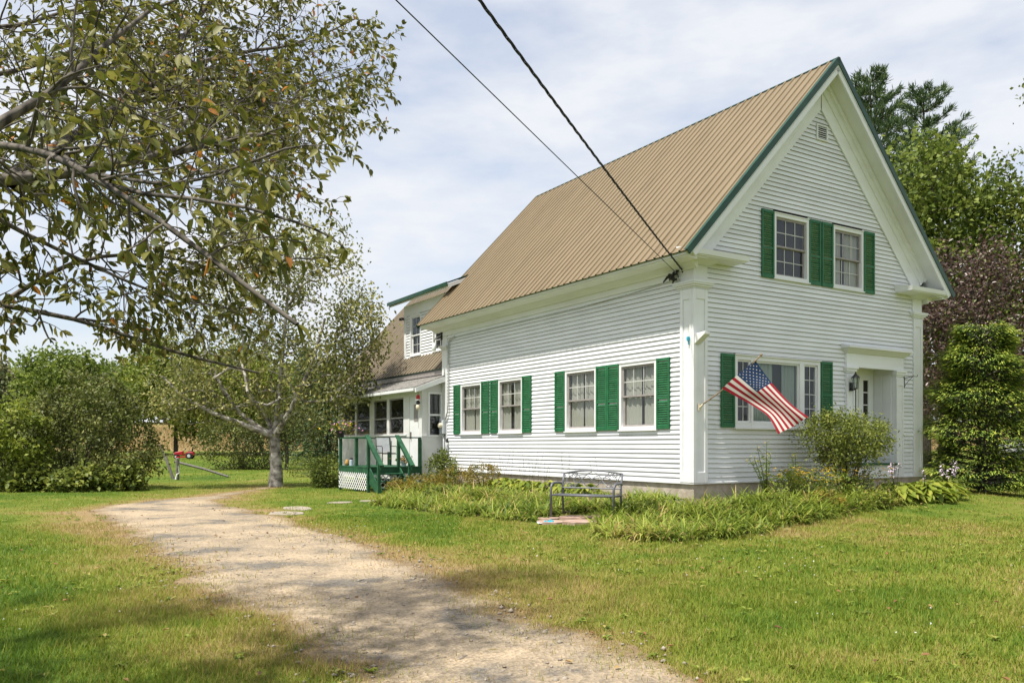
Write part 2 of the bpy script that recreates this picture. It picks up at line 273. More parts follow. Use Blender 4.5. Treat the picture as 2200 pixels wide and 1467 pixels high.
# ------------------------------------------------------------------ object helpers
def link(name, me, parent=None, m=None):
    o = bpy.data.objects.new(name, me); COL.objects.link(o)
    if parent is not None: o.parent = parent
    if m is not None: o.data.materials.append(m if not isinstance(m, str) else M[m])
    return o
def tag(o, label=None, cat=None, group=None, kind=None):
    if label: o['label'] = label
    if cat: o['category'] = cat
    if group: o['group'] = group
    if kind: o['kind'] = kind
    return o
def empty(name, loc=(0, 0, 0), rz=0, parent=None):
    o = bpy.data.objects.new(name, None); COL.objects.link(o); o.location = loc; o.rotation_euler = (0, 0, rz); o.empty_display_size = .2
    if parent is not None: o.parent = parent
    return o
class MB:
    """collects boxes, tubes and polygons into one mesh"""
    def __init__(s, T=None): s.v = []; s.f = []; s.mi = []; s.T = T or (lambda p: p); s.cur = 0
    def add(s, vs, fs):
        n = len(s.v); s.v += [tuple(s.T(p)) for p in vs]; s.f += [[i + n for i in q] for q in fs]; s.mi += [s.cur] * len(fs); return s
    def box(s, a, b):
        (x0, y0, z0), (x1, y1, z1) = a, b
        x0, x1 = min(x0, x1), max(x0, x1); y0, y1 = min(y0, y1), max(y0, y1); z0, z1 = min(z0, z1), max(z0, z1)
        return s.add([(x0, y0, z0), (x1, y0, z0), (x1, y1, z0), (x0, y1, z0), (x0, y0, z1), (x1, y0, z1), (x1, y1, z1), (x0, y1, z1)],
                     [(0, 3, 2, 1), (4, 5, 6, 7), (0, 1, 5, 4), (1, 2, 6, 5), (2, 3, 7, 6), (3, 0, 4, 7)])
    def hexa(s, lo, hi):   # two quads
        return s.add(list(lo) + list(hi), [(0, 3, 2, 1), (4, 5, 6, 7), (0, 1, 5, 4), (1, 2, 6, 5), (2, 3, 7, 6), (3, 0, 4, 7)])
    def extrude(s, poly, vec):
        n = len(poly); vec = Vector(vec)
        return s.add(list(poly) + [tuple(Vector(p) + vec) for p in poly], [tuple(range(n))[::-1], tuple(range(n, 2 * n))] + [(i, (i + 1) % n, n + (i + 1) % n, n + i) for i in range(n)])
    def tube(s, pts, r, n=6, cap=True):
        pts = [Vector(p) for p in pts]; k = len(pts); rr = r if isinstance(r, (list, tuple, np.ndarray)) else [r] * k
        vs = []; fs = []; up = None
        for i, p in enumerate(pts):
            d = (pts[min(i + 1, k - 1)] - pts[max(i - 1, 0)]); d = d.normalized() if d.length > 1e-9 else Vector((0, 0, 1))
            if up is None: up = Vector((0, 0, 1)) if abs(d.z) < .9 else Vector((1, 0, 0))
            a = d.cross(up); a = a.normalized() if a.length > 1e-6 else d.orthogonal().normalized(); b = a.cross(d); up = b
            vs += [tuple(p + (a * math.cos(q) + b * math.sin(q)) * rr[i]) for q in [2 * math.pi * j / n for j in range(n)]]
        for i in range(k - 1):
            for j in range(n): fs.append((i * n + j, i * n + (j + 1) % n, (i + 1) * n + (j + 1) % n, (i + 1) * n + j))
        if cap: fs += [tuple(range(n))[::-1], tuple(range((k - 1) * n, k * n))]
        return s.add(vs, fs)
    def lathe(s, prof, c=(0, 0, 0), n=16):
        vs = []; fs = []
        for r, z in prof: vs += [(c[0] + r * math.cos(2 * math.pi * j / n), c[1] + r * math.sin(2 * math.pi * j / n), c[2] + z) for j in range(n)]
        for i in range(len(prof) - 1):
            for j in range(n): fs.append((i * n + j, i * n + (j + 1) % n, (i + 1) * n + (j + 1) % n, (i + 1) * n + j))
        fs += [tuple(range(n))[::-1], tuple(range((len(prof) - 1) * n, len(prof) * n))]
        return s.add(vs, fs)
    def build(s, name, m, parent=None, smooth=False, bevel=0):
        me = bpy.data.meshes.new(name); me.from_pydata(s.v, [], s.f); me.update()
        o = link(name, me, parent)
        for q in (m if isinstance(m, (list, tuple)) else [m]): me.materials.append(M[q] if isinstance(q, str) else q)
        if len(me.materials) > 1: me.polygons.foreach_set('material_index', s.mi)
        if smooth: me.polygons.foreach_set('use_smooth', [True] * len(me.polygons))
        if bevel:
            bv = o.modifiers.new('bevel', 'BEVEL'); bv.width = bevel; bv.segments = 1; bv.limit_method = 'ANGLE'
        return o
def np_mesh(name, v, faces, m, parent=None, rnd=None, smooth=False):
    """v (N,3); faces: list of (K,k) index arrays; rnd: per face values in the same order"""
    me = bpy.data.meshes.new(name); v = np.ascontiguousarray(v, np.float32)
    me.vertices.add(len(v)); me.vertices.foreach_set('co', v.ravel())
    tot = sum(f.size for f in faces); nf = sum(len(f) for f in faces)
    me.loops.add(tot); me.polygons.add(nf)
    me.loops.foreach_set('vertex_index', np.concatenate([f.ravel() for f in faces]).astype(np.int32))
    sizes = np.concatenate([np.full(len(f), f.shape[1], np.int32) for f in faces]); st = np.concatenate([[0], np.cumsum(sizes)[:-1]]).astype(np.int32)
    me.polygons.foreach_set('loop_start', st)
    me.update(calc_edges=True)
    if smooth: me.polygons.foreach_set('use_smooth', np.ones(nf, bool))
    if rnd is not None:
        a = me.attributes.new('rnd', 'FLOAT', 'FACE'); a.data.foreach_set('value', np.clip(rnd, 0, 1).astype(np.float32))
    return link(name, me, parent, m)
def norm(a): return a / np.maximum(np.linalg.norm(a, axis=-1, keepdims=True), 1e-9)
def leaves_np(c, axis, nrm, ln, wd, fold=.25, fine=False, droop=.0):
    """leaf blades: c base points, axis along the leaf, nrm its face; returns verts, faces, faces per leaf"""
    axis = norm(axis); side = norm(np.cross(axis, nrm)); nrm = np.cross(side, axis)
    ln = np.broadcast_to(ln, (len(c),))[:, None]; wd = np.broadcast_to(wd, (len(c),))[:, None]; n = len(c)
    def P(u, w, h): return c + axis * ln * u + side * wd * w + nrm * (wd * h) - np.array([0, 0, 1.]) * ln * droop * u * u
    if not fine:
        v = np.stack([P(0, 0, 0), P(.45, .5, fold), P(1, 0, 0), P(.45, -.5, fold)], 1).reshape(-1, 3); i = np.arange(n)[:, None] * 4
        f = np.concatenate([i + np.array([[0, 1, 2]]), i + np.array([[0, 2, 3]])], 1).reshape(-1, 3); return v, [f], 2
    v = np.stack([P(0, 0, 0), P(.25, .42, fold), P(.62, .44, fold), P(1, 0, -.1), P(.62, -.44, fold), P(.25, -.42, fold), P(.4, 0, -.03)], 1).reshape(-1, 3); i = np.arange(n)[:, None] * 7
    f = np.concatenate([i + np.array([[0, 1, 6]]), i + np.array([[1, 2, 6]]), i + np.array([[2, 3, 6]]), i + np.array([[6, 3, 4]]), i + np.array([[6, 4, 5]]), i + np.array([[6, 5, 0]])], 1).reshape(-1, 3)
    return v, [f], 6
def rand_dirs(n): return norm(rng.normal(size=(n, 3)))
def leaf_obj(name, c, m, parent, ln=.1, wd=.06, up=.5, droop=.0, fine=False, axis=None, rnd=None, fold=.25, jitter=.35):
    n = len(c); ax = rand_dirs(n) if axis is None else norm(axis + rng.normal(size=(n, 3)) * jitter); nr = norm(rand_dirs(n) + np.array([0, 0, up * 2.]))
    l = ln * rng.uniform(.7, 1.25, n); w = wd * rng.uniform(.75, 1.2, n)
    v, f, k = leaves_np(c, ax, nr, l, w, fine=fine, droop=droop, fold=fold)
    r = rng.uniform(0, 1, n) if rnd is None else rnd
    return np_mesh(name, v, f, m, parent, np.repeat(r, k))
def branches_np(name, nodes, par, rad, m, parent, sides=5, rmin=0.0, gap=None):
    nodes = np.asarray(nodes); par = np.asarray(par); idx = np.where((par >= 0) & (rad >= rmin))[0]
    if len(idx) == 0: return None
    a = nodes[par[idx]]; b = nodes[idx]; ra = np.minimum(rad[par[idx]], rad[idx] * 1.5); rb = rad[idx]
    d = norm(b - a); ref = np.where(np.abs(d[:, 2:3]) < .9, np.array([[0, 0, 1.]]), np.array([[1., 0, 0]])); s = norm(np.cross(d, ref)); t = np.cross(s, d)
    ang = np.linspace(0, 2 * np.pi, sides, endpoint=False); cs = np.cos(ang)[None, :, None]; sn = np.sin(ang)[None, :, None]
    ring = s[:, None] * cs + t[:, None] * sn
    va = a[:, None] + ring * ra[:, None, None]; vb = (b + d * (rb * .5)[:, None])[:, None] + ring * rb[:, None, None]
    v = np.concatenate([va, vb], 1).reshape(-1, 3); base = np.arange(len(idx))[:, None] * (2 * sides); j = np.arange(sides)
    q = np.stack([j, (j + 1) % sides, sides + (j + 1) % sides, sides + j], 1)
    f = (base[:, :, None] + q[None]).reshape(-1, 4)
    return np_mesh(name, v, [f], m, parent, smooth=True)
def grow(trunk, tr_rad, att, step=.35, tip=.008, expo=.5, bend=.25, wander=.06):
    """trunk polyline -> branches reaching every attraction point; thickness follows the number of tips carried"""
    nodes = [np.array(p, float) for p in trunk]; par = [-1] + list(range(len(trunk) - 1)); first = max(1, len(trunk) // 2)
    top = nodes[-1]; order = np.argsort(np.linalg.norm(att - top, axis=1)); arr = np.zeros((len(att) * 14 + len(trunk) + 10, 3)); arr[:len(nodes)] = nodes; tips = []
    pathlen = [0.0] * len(nodes)
    for ai in order:
        p = att[ai]; n = len(nodes); dd = np.linalg.norm(arr[first:n] - p, axis=1); dz = arr[first:n, 2] - p[2]
        k = first + int(np.argmin(dd + .22 * np.array(pathlen[first:n]) + .5 * np.maximum(dz, 0)))
        q = arr[k]; dist = np.linalg.norm(p - q); m = int(min(12, max(1, round(dist / step)))); pd = nodes[k] - nodes[par[k]] if par[k] >= 0 else np.array([0, 0, 1.])
        pd = pd / (np.linalg.norm(pd) + 1e-9); ctrl = q + pd * dist * bend; prev = k
        for s in range(1, m + 1):
            t = s / m; w = (1 - t) ** 2 * q + 2 * t * (1 - t) * ctrl + t * t * p
            if s < m: w = w + rng.normal(size=3) * wander * step
            if len(nodes) >= len(arr): break
            nodes.append(w); arr[len(nodes) - 1] = w; par.append(prev); pathlen.append(pathlen[prev] + dist / m); prev = len(nodes) - 1
        tips.append(prev)
    nodes = np.array(nodes); par = np.array(par); cnt = np.zeros(len(nodes)); cnt[tips] += 1
    for i in range(len(nodes) - 1, 0, -1): cnt[par[i]] += cnt[i]
    rad = tip * np.maximum(cnt, 1) ** expo; base = rad[len(trunk) - 1]; k = tr_rad[-1] / max(base, 1e-6)
    if k < 1: rad = rad * np.where(rad > tip * 1.5, np.maximum(k, .35), 1)
    rad[:len(trunk)] = np.maximum(tr_rad, rad[:len(trunk)] * 0)
    return nodes, par, rad, np.array(tips)
def ellipsoid_pts(n, c, r, shell=.55):
    d = rand_dirs(n); q = (shell + (1 - shell) * rng.uniform(0, 1, n)) [:, None]; q = q ** .7
    return np.array(c) + d * np.array(r) * q
def tree(name, label, cat, base, trunk, tr_rad, blobs, leaf, bark_m, n_att, per_tip, spread, ln, wd, group=None, tip=.008, shell=.35, up=.4, droop=0, step=.45, rmin=0.0, expo=.5, shade=.0, sides=5):
    """root Empty at the foot > trunk (with its limbs), crown"""
    base = np.array(base, float); root = empty(name, tuple(base)); tag(root, label, cat, group)
    vol = np.array([b[1][0] * b[1][1] * b[1][2] for b in blobs]) ** .7; cnts = (n_att * vol / vol.sum()).astype(int) + 1
    att = np.concatenate([ellipsoid_pts(k, b[0], b[1], shell) for k, b in zip(cnts, blobs)]) 
    nodes, par, rad, tips = grow(trunk, tr_rad, att, step, tip, expo)
    branches_np('trunk', nodes, par, rad, bark_m, root, rmin=rmin, sides=sides)
    tp = nodes[tips]; c = np.repeat(tp, per_tip, 0) + rng.normal(size=(len(tp) * per_tip, 3)) * spread
    r = np.clip(np.repeat(rng.normal(.5, .22, len(tp)), per_tip) + rng.normal(0, .16, len(c)), 0, 1)
    leaf_obj('crown', c, leaf, root, ln, wd, up=up, droop=droop, rnd=r)
    return root
def bush(name, label, base, blobs, leaf, n, ln, wd, cat='shrub', group=None, stems=10, clump=9, cs=.12, up=.5, stem_m='bark', rmean=.5, shell=.75, droop=.1, srad=.018):
    """several stems from one foot carrying leaf clumps"""
    base = np.array(base, float); root = empty(name, tuple(base)); tag(root, label, cat, group)
    vol = np.array([b[1][0] * b[1][1] * b[1][2] for b in blobs]) ** .66; cnts = (n / clump * vol / vol.sum()).astype(int) + 1
    cc = np.concatenate([ellipsoid_pts(k, b[0], b[1], shell) for k, b in zip(cnts, blobs)]); cc[:, 2] = np.maximum(cc[:, 2], .04)
    mb = MB()
    for k in rng.choice(len(cc), min(stems, len(cc)), replace=False):
        p = cc[k]; a0 = np.array([p[0] * .12, p[1] * .12, -.05]); mid = np.array([p[0] * .45, p[1] * .45, p[2] * .6])
        mb.tube([a0, mid, p], [srad, srad * .7, srad * .3], 5)
    mb.build('stem', stem_m, root)
    c = np.repeat(cc, clump, 0) + rng.normal(size=(len(cc) * clump, 3)) * cs; c[:, 2] = np.maximum(c[:, 2], .01)
    r = np.clip(np.repeat(rng.normal(rmean, .2, len(cc)), clump) + rng.normal(0, .15, len(c)), 0, 1)
    leaf_obj('foliage', c, leaf, root, ln, wd, up=up, droop=droop, rnd=r)
    return root

# ================================================================== THE SETTING
def dryness(x, y):
    """0 lush green .. 1 straw; the same patches colour the ground and the blades on it"""
    x = np.asarray(x, float); y = np.asarray(y, float)
    d = .35 + .95 * (fbm(x * .28, y * .28, 11, 4) - .5) + .75 * (fbm(x * 1.9, y * 1.9, 12, 4) - .5)
    s = -drive_mask(x, y)
    d = d + .50 * np.exp(-np.maximum(s, 0) / .8) * (s > -2) + .22 * np.exp(-np.maximum(s, 0) / 1.8) * sstep(8, 14, y) * (x < -4)
    X, Y = to_house(x, y)
    d = d + .38 * sstep(2.3, 3.6, -Y) * (1 - sstep(4.2, 6.5, -Y)) * sstep(2.5, 5.5, X) * (x > 2) * (.5 + fbm(x * .5, y * .5, 15, 3))
    d = d - .34 * sstep(.7, 2.2, s) * (x < -1) * (y < 18) + .07 * (x > 0)
    return d
def ground_grid():
    xs = np.concatenate([np.linspace(-900, -60, 14), np.linspace(-55, -20, 24), np.arange(-19, 21, .22), np.linspace(22, 60, 24), np.linspace(70, 900, 14)])
    ys = np.concatenate([np.linspace(-400, -12, 10), np.linspace(-10, 2, 12), np.arange(2.2, 33, .22), np.linspace(33.5, 100, 60), np.linspace(105, 220, 24), np.linspace(240, 1500, 14)])
    gx, gy = np.meshgrid(xs, ys); z = ground_z(gx, gy); v = np.stack([gx, gy, z], -1).reshape(-1, 3)
    nx, ny = len(xs), len(ys); i = (np.arange(ny - 1)[:, None] * nx + np.arange(nx - 1)[None]).ravel(); f = np.stack([i, i + 1, i + nx + 1, i + nx], 1)
    o = np_mesh('lawn', v, [f], 'lawn', smooth=True); a = o.data.attributes.new('dry', 'FLOAT', 'POINT')
    d = dryness(gx, gy).ravel(); d = np.where(gy.ravel() > 90, .85 + .3 * (fbm(gx.ravel() * .05, gy.ravel() * .05, 5) - .5), d)
    a.data.foreach_set('value', d.astype(np.float32)); tag(o, 'mown green lawn with straw coloured patches around the white house', 'lawn', kind='structure'); return o
ground_grid()
def driveway():
    h = .07; xs = np.arange(-11, 3, h); ys = np.arange(3, 30.5, h); gx, gy = np.meshgrid(xs, ys); s = drive_mask(gx, gy)
    v = np.stack([gx, gy, ground_z(gx, gy) + np.clip(s * .05, -.03, .010) + .022 * (fbm(gx * 3.5, gy * 3.5, 9) - .35) * sstep(-.3, .4, s)], -1).reshape(-1, 3)
    nx, ny = len(xs), len(ys); i = (np.arange(ny - 1)[:, None] * nx + np.arange(nx - 1)[None]).ravel(); f = np.stack([i, i + 1, i + nx + 1, i + nx], 1)
    keep = (s.ravel()[f] > -.22).sum(1) >= 2; f = f[keep]; used = np.unique(f); mp_ = np.zeros(len(v), int); mp_[used] = np.arange(len(used))
    o = np_mesh('driveway', v[used], [mp_[f]], 'gravel', smooth=True); a = o.data.attributes.new('edge', 'FLOAT', 'POINT')
    ss = s.ravel()[used]; e = np.clip(ss * .8, 0, .5) - .16 * np.exp(-((ss - 1.35) / .22) ** 2); a.data.foreach_set('value', e.astype(np.float32)); tag(o, 'pale gravel driveway curving past the white house', 'driveway', kind='structure')
driveway()
def loose_stones():
    n = 5200; r = np.sqrt(rng.uniform(4.0 ** 2, 15 ** 2, n)); a = np.radians(rng.uniform(-42, 14, n)); x, y = r * np.sin(a), r * np.cos(a); sm = drive_mask(x, y); k = (sm > -.25) & (rng.uniform(0, 1, n) < np.where(sm < .5, 1, .45)); x, y = x[k], y[k]; n = len(x)
    oc = np.array([(1, 0, 0), (0, 1, 0), (-1, 0, 0), (0, -1, 0), (0, 0, .7), (0, 0, -.6)]); sz = rng.gamma(2.2, .0042, n) + .005; c = np.stack([x, y, ground_z(x, y) + .014], 1)
    v = (c[:, None] + oc[None] * sz[:, None, None] * rng.uniform(.6, 1.3, (n, 6, 1))).reshape(-1, 3); t = np.array([(0, 1, 4), (1, 2, 4), (2, 3, 4), (3, 0, 4), (1, 0, 5), (2, 1, 5), (3, 2, 5), (0, 3, 5)]); f = (np.arange(n)[:, None, None] * 6 + t[None]).reshape(-1, 3)
    tag(np_mesh('loose_gravel', v, [f], 'slab'), 'loose gravel stones scattered over the drive and its edges', 'gravel', kind='stuff')
loose_stones()
for nm, poly in (('flower_bed_soil', BED_L), ('flower_bed_soil', BED_R)):
    xs = np.arange(-4.5, 11.5, .16); ys = np.arange(12, 29, .16); gx, gy = np.meshgrid(xs, ys); ins = poly_inside(gx, gy, poly)
    v = np.stack([gx, gy, ground_z(gx, gy) + .012 + .03 * fbm(gx * 2, gy * 2, 21)], -1).reshape(-1, 3); nx, ny = len(xs), len(ys)
    i = (np.arange(ny - 1)[:, None] * nx + np.arange(nx - 1)[None]).ravel(); f = np.stack([i, i + 1, i + nx + 1, i + nx], 1); f = f[ins.ravel()[f].all(1)]
    used = np.unique(f); mp_ = np.zeros(len(v), int); mp_[used] = np.arange(len(used))
    tag(np_mesh(nm, v[used], [mp_[f]], 'soil', smooth=True), 'dark soil of the flower bed along the %s' % ('long clapboard wall' if poly is BED_L else 'gable wall'), 'soil', kind='structure')

# ================================================================== THE HOUSE
HROT = math.atan2(D2[1], D2[0])
house = empty('farmhouse', (C0[0], C0[1], 0), HROT)
tag(house, 'white clapboard farmhouse with tan metal roof and green shutters', 'house')
def FL(p): return (-p[1], p[0], p[2])        # long wall frame: (along, outward, height)
def FF(p): return (p[0], -p[1], p[2])        # gable wall frame
ZB = .72; EXP = .1035
XC, XE, ZE, ZA = 4.08, -.6, 5.5, 10.44
TH = math.atan2(ZA - ZE, XC - XE); S = math.hypot(ZA - ZE, XC - XE); ct, st = math.cos(TH), math.sin(TH)
SID_TOP = 9.46
mb = MB(); mb.box((.015, .015, -.3), (W - .03, L - .03, ZB - .031)); foundation = mb.build('foundation', 'conc', house)
for (a, b) in (((-.012, -.012), (W + .012, .05)), ((-.012, .052), (.05, L)), ): pass
wt = MB(); wt.box((-.035, -.035, ZB - .03), (W + .03, .0, ZB + .0)); wt.box((-.035, .003, ZB - .03), (0, L, ZB + .0)); wt.build('water_table', 'trim', house)

WIN_L = [(8.87, 10.18), (6.60, 7.89), (3.28, 4.58), (1.12, 2.41)]; WLZ = (1.865, 3.41)
WIN_U = [(2.455, 3.655), (4.53, 5.70)]; WUZ = (5.285, 6.75)
PW = (1.20, 4.055); PWZ = (1.905, 3.47)
ENT = (5.0, 7.31)
# sheathing behind the boards
mb = MB(); mb.box((.14, .14, ZB - .02), (.24, L - .02, 5.4)); side_wall = mb.build('side_wall', 'sheath', house)
mb = MB()
mb.box((.14, .14, ZB - .02), (5.25, .24, 5.4)); mb.box((7.07, .14, ZB - .02), (W - .14, .24, 5.4)); mb.box((5.25, .14, 3.52), (7.07, .24, 5.4))
mb.extrude([(.3, .14, 5.402), (W - .3, .14, 5.402), (XC, .14, 9.5)], (0, .1, 0)); gable_wall = mb.build('gable_wall', 'sheath', house)
mb = MB(); mb.box((W - .12, .02, ZB), (W, L, 5.4)); mb.box((.25, L - .12, ZB), (W - .12, L - .001, 5.4)); mb.extrude([(.1, L - .12, 5.402), (W - .1, L - .12, 5.402), (XC, L - .12, 9.9)], (0, .1, 0))
mb.build('back_wall', 'white', house)

def row_segments(z0, z1, a0, a1, opens):
    segs = [(a0, a1)]
    for (o0, o1, oz0, oz1) in opens:
        if z1 > oz0 + .02 and z0 < oz1 - .02:
            ns = []
            for s0, s1 in segs:
                if o1 <= s0 or o0 >= s1: ns.append((s0, s1)); continue
                if o0 > s0: ns.append((s0, o0))
                if o1 < s1: ns.append((o1, s1))
            segs = ns
    return [s for s in segs if s[1] - s[0] > .03]
def clapboard(frame, z, s0, s1, parent, t0=None, t1=None, e=EXP, m='white'):
    """one wedge-shaped board, thick at its bottom edge; t0, t1 are its ends at the top where the gable cuts it"""
    j = random.uniform(-.0022, .0022); q = random.uniform(0, .003); t0 = s0 if t0 is None else t0; t1 = s1 if t1 is None else t1; zt = z + e + .012
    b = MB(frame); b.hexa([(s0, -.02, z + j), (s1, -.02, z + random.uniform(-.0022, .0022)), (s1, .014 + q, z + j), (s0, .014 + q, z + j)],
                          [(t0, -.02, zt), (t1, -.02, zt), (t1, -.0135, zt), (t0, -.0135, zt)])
    b.mi[0] = 1            # lower edge coloured dark to deepen the shadow line under the board
    return b.build('clapboard', [m, 'edge_shade'], parent)
ops = [(a, b, *WLZ) for a, b in WIN_L]
z = ZB
while z < 5.05:
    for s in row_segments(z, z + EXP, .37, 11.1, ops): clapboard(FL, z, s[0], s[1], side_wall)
    z += EXP
ops = [(a, b, *WUZ) for a, b in WIN_U] + [(*PW, *PWZ), (ENT[0], ENT[1], 0, 3.6)]
z = ZB; tt = math.tan(TH)
while z < SID_TOP - .1:
    hw = (SID_TOP - z) / tt; hw2 = max((SID_TOP - z - EXP - .012) / tt, .01); a0 = max(.37, XC - hw); a1 = min(W - .37, XC + hw)
    if z > 5.3: a0, a1 = max(.3, XC - hw), min(W - .3, XC + hw)
    segs = row_segments(z, z + EXP, a0, a1, ops)
    for s in segs:
        t0 = max(s[0], XC - hw2); t1 = min(s[1], XC + hw2)
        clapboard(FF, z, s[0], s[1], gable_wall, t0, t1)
    z += EXP

def window(frame, a0, a1, z0, z1, parent=house, cas=.075, upper=(3, 2), lower=None, curtain='curtain', sash='sash', split=.5, sill=True):
    """casing > two sashes, panes, glazing bars, curtain"""
    b = MB(frame); o = .028
    b.box((a0, -.1, z0), (a0 + cas, o, z1)); b.box((a1 - cas, -.1, z0), (a1, o, z1)); b.box((a0 + cas + .0005, -.1, z1 - cas), (a1 - cas - .0005, o - .002, z1)); b.box((a0 + cas + .0005, -.1, z0), (a1 - cas - .0005, o - .002, z0 + cas))
    if sill: b.box((a0 - .02, .001, z0 - .03), (a1 + .02, o + .03, z0 - .0015)); b.box((a0 - .01, .001, z1 + .0015), (a1 + .01, o + .014, z1 + .02))
    w = b.build('window', 'trim', parent)
    i0, i1, j0, j1 = a0 + cas + .001, a1 - cas - .001, z0 + cas + .001, z1 - cas - .001; zm = j0 + (j1 - j0) * split
    for (q0, q1, dep, grid) in ((zm - .02, j1, -.012, upper), (j0, zm + .02, -.05, lower)):
        f = MB(frame); r = .05
        f.box((i0, dep - .03, q0), (i0 + r, dep, q1)); f.box((i1 - r, dep - .03, q0), (i1, dep, q1)); f.box((i0 + r, dep - .03, q1 - r), (i1 - r, dep, q1 - .0005)); f.box((i0 + r, dep - .03, q0 + .0005), (i1 - r, dep, q0 + r * .8))
        f.build('sash', sash, w)
        g = MB(frame); g.add([(i0 + r, dep - .018, q0 + r * .8), (i1 - r, dep - .018, q0 + r * .8), (i1 - r, dep - .018, q1 - r), (i0 + r, dep - .018, q1 - r)], [(0, 1, 2, 3)]); g.build('pane', 'glass', w)
        if grid:
            mu = MB(frame); nx, nz_ = grid; A0, A1, Z0, Z1 = i0 + r, i1 - r, q0 + r * .8, q1 - r
            for k in range(1, nx): x = A0 + (A1 - A0) * k / nx; mu.box((x - .009, dep - .016, Z0), (x + .009, dep - .006, Z1))
            for k in range(1, nz_): zz = Z0 + (Z1 - Z0) * k / nz_; mu.box((A0, dep - .0155, zz - .009), (A1, dep - .0065, zz + .009))
            mu.build('glazing_bar', 'muntin', w)
    if curtain:
        A0, A1 = i0 + .03, i1 - .03; n = 40; gap = random.uniform(.02, .16) * (A1 - A0); c = A0 + (A1 - A0) * random.uniform(.38, .62)
        for (c0, c1) in ((A0, c - gap / 2), (c + gap / 2, A1)):
            cm = MB(frame); vs = []; ph = random.uniform(0, 6)
            for k in range(n + 1):
                t = k / n; x = c0 + (c1 - c0) * t; d = -.098 + .014 * math.sin(t * 34 * (c1 - c0) + ph) + .006 * math.sin(t * 81 * (c1 - c0) + ph * 2)
                vs += [(x, d, j0 + .02), (x, d, j1 - .04)]
            cm.add(vs, [(2 * k, 2 * k + 2, 2 * k + 3, 2 * k + 1) for k in range(n)]); cm.build('curtain', curtain, w, smooth=True)
    return w
def shutter(frame, a0, a1, z0, z1, parent=house, midfrac=.44, base=.014):
    b = MB(frame); o0, o1 = base, base + .032; r = .05; zm = z0 + (z1 - z0) * midfrac
    b.box((a0, o0, z0), (a0 + r, o1, z1)); b.box((a1 - r, o0, z0), (a1, o1, z1))
    for q0, q1 in ((z0, z0 + .075), (zm - .03, zm + .03), (z1 - .065, z1)): b.box((a0 + r, o0, q0 + .0006), (a1 - r, o1 - .002, q1 - .0006))
    s = b.build('shutter', 'green', parent)
    lv = MB(frame); k = z0 + .09
    while k < z1 - .08:
        if not (zm - .055 < k < zm + .03): lv.hexa([(a0 + r, o0 + .004, k + .022), (a1 - r, o0 + .004, k + .022), (a1 - r, o1 - .003, k - .012), (a0 + r, o1 - .003, k - .012)], [(a0 + r, o0 + .004, k + .03), (a1 - r, o0 + .004, k + .03), (a1 - r, o1 - .003, k - .004), (a0 + r, o1 - .003, k - .004)])
        k += .05
    tag(lv.build('louvres', 'green', s), kind='stuff'); return s
for a, b in WIN_L: window(FL, a, b, *WLZ)
for a, b in ((10.19, 10.63), (8.41, 8.865), (7.895, 8.33), (6.15, 6.595), (4.585, 5.02), (2.855, 3.275), (2.413, 2.848), (.695, 1.115)): shutter(FL, a, b, WLZ[0], WLZ[1] + .01)
for a, b in WIN_U: window(FF, a, b, *WUZ, upper=(3, 2), lower=(3, 2), curtain='curtain' if a > 4 else None)
for a, b in ((2.045, 2.45), (3.66, 4.07), (4.115, 4.525), (5.705, 6.13)): shutter(FF, a, b, WUZ[0] - .025, WUZ[1] + .03)
# picture window: wide fixed light between two casements
b = MB(FF); a0, a1 = PW; z0, z1 = PWZ; o = .03
for q0, q1 in ((a0, a0 + .085), (a1 - .085, a1), (1.715, 1.775), (3.335, 3.49)): b.box((q0, -.1, z0), (q1, o, z1))
for q0, q1 in ((a0 + .086, 1.714), (1.776, 3.334), (3.491, a1 - .086)): b.box((q0, -.1, z1 - .09), (q1, o - .003, z1)); b.box((q0, -.1, z0), (q1, o - .003, z0 + .1))
b.box((a0 - .03, .001, z0 - .045), (a1 + .03, o + .05, z0 - .002)); b.box((a0 - .02, .001, z1 + .002), (a1 + .02, o + .03, z1 + .03))
pw = b.build('picture_window', 'trim', house)
for q0, q1, gr in ((a0 + .086, 1.714, (2, 4)), (1.776, 3.334, None), (3.491, a1 - .086, (2, 4))):
    g = MB(FF); g.add([(q0, -.03, z0 + .1), (q1, -.03, z0 + .1), (q1, -.03, z1 - .09), (q0, -.03, z1 - .09)], [(0, 1, 2, 3)]); g.build('pane', 'glass', pw)
    f = MB(FF); r = .04; f.box((q0, -.05, z0 + .101), (q0 + r, -.01, z1 - .091)); f.box((q1 - r, -.05, z0 + .101), (q1, -.01, z1 - .091)); f.box((q0 + r, -.05, z1 - .09 - r), (q1 - r, -.011, z1 - .092)); f.box((q0 + r, -.05, z0 + .102), (q1 - r, -.011, z0 + .1 + r)); f.build('sash', 'vinyl', pw)
    if gr:
        mu = MB(FF)
        for k in range(1, gr[0]): x = q0 + (q1 - q0) * k / gr[0]; mu.box((x - .009, -.028, z0 + .14), (x + .009, -.018, z1 - .13))
        for k in range(1, gr[1]): zz = z0 + .12 + (z1 - z0 - .23) * k / gr[1]; mu.box((q0 + .04, -.0275, zz - .009), (q1 - .04, -.0185, zz + .009))
        mu.build('glazing_bar', 'muntin', pw)
for c0, c1 in ((1.80, 2.55), (2.85, 3.32)):
    cm = MB(FF); vs = []; n = 60
    for k in range(n + 1):
        t = k / n; x = c0 + (c1 - c0) * t; d = -.105 + .02 * math.sin(t * (c1 - c0) * 50) + .008 * math.sin(t * 97 + 1); vs += [(x, d, z0 + .11), (x, d, z1 - .12)]
    cm.add(vs, [(2 * k, 2 * k + 2, 2 * k + 3, 2 * k + 1) for k in range(n)]); cm.build('curtain', 'curtain_teal', pw, smooth=True)
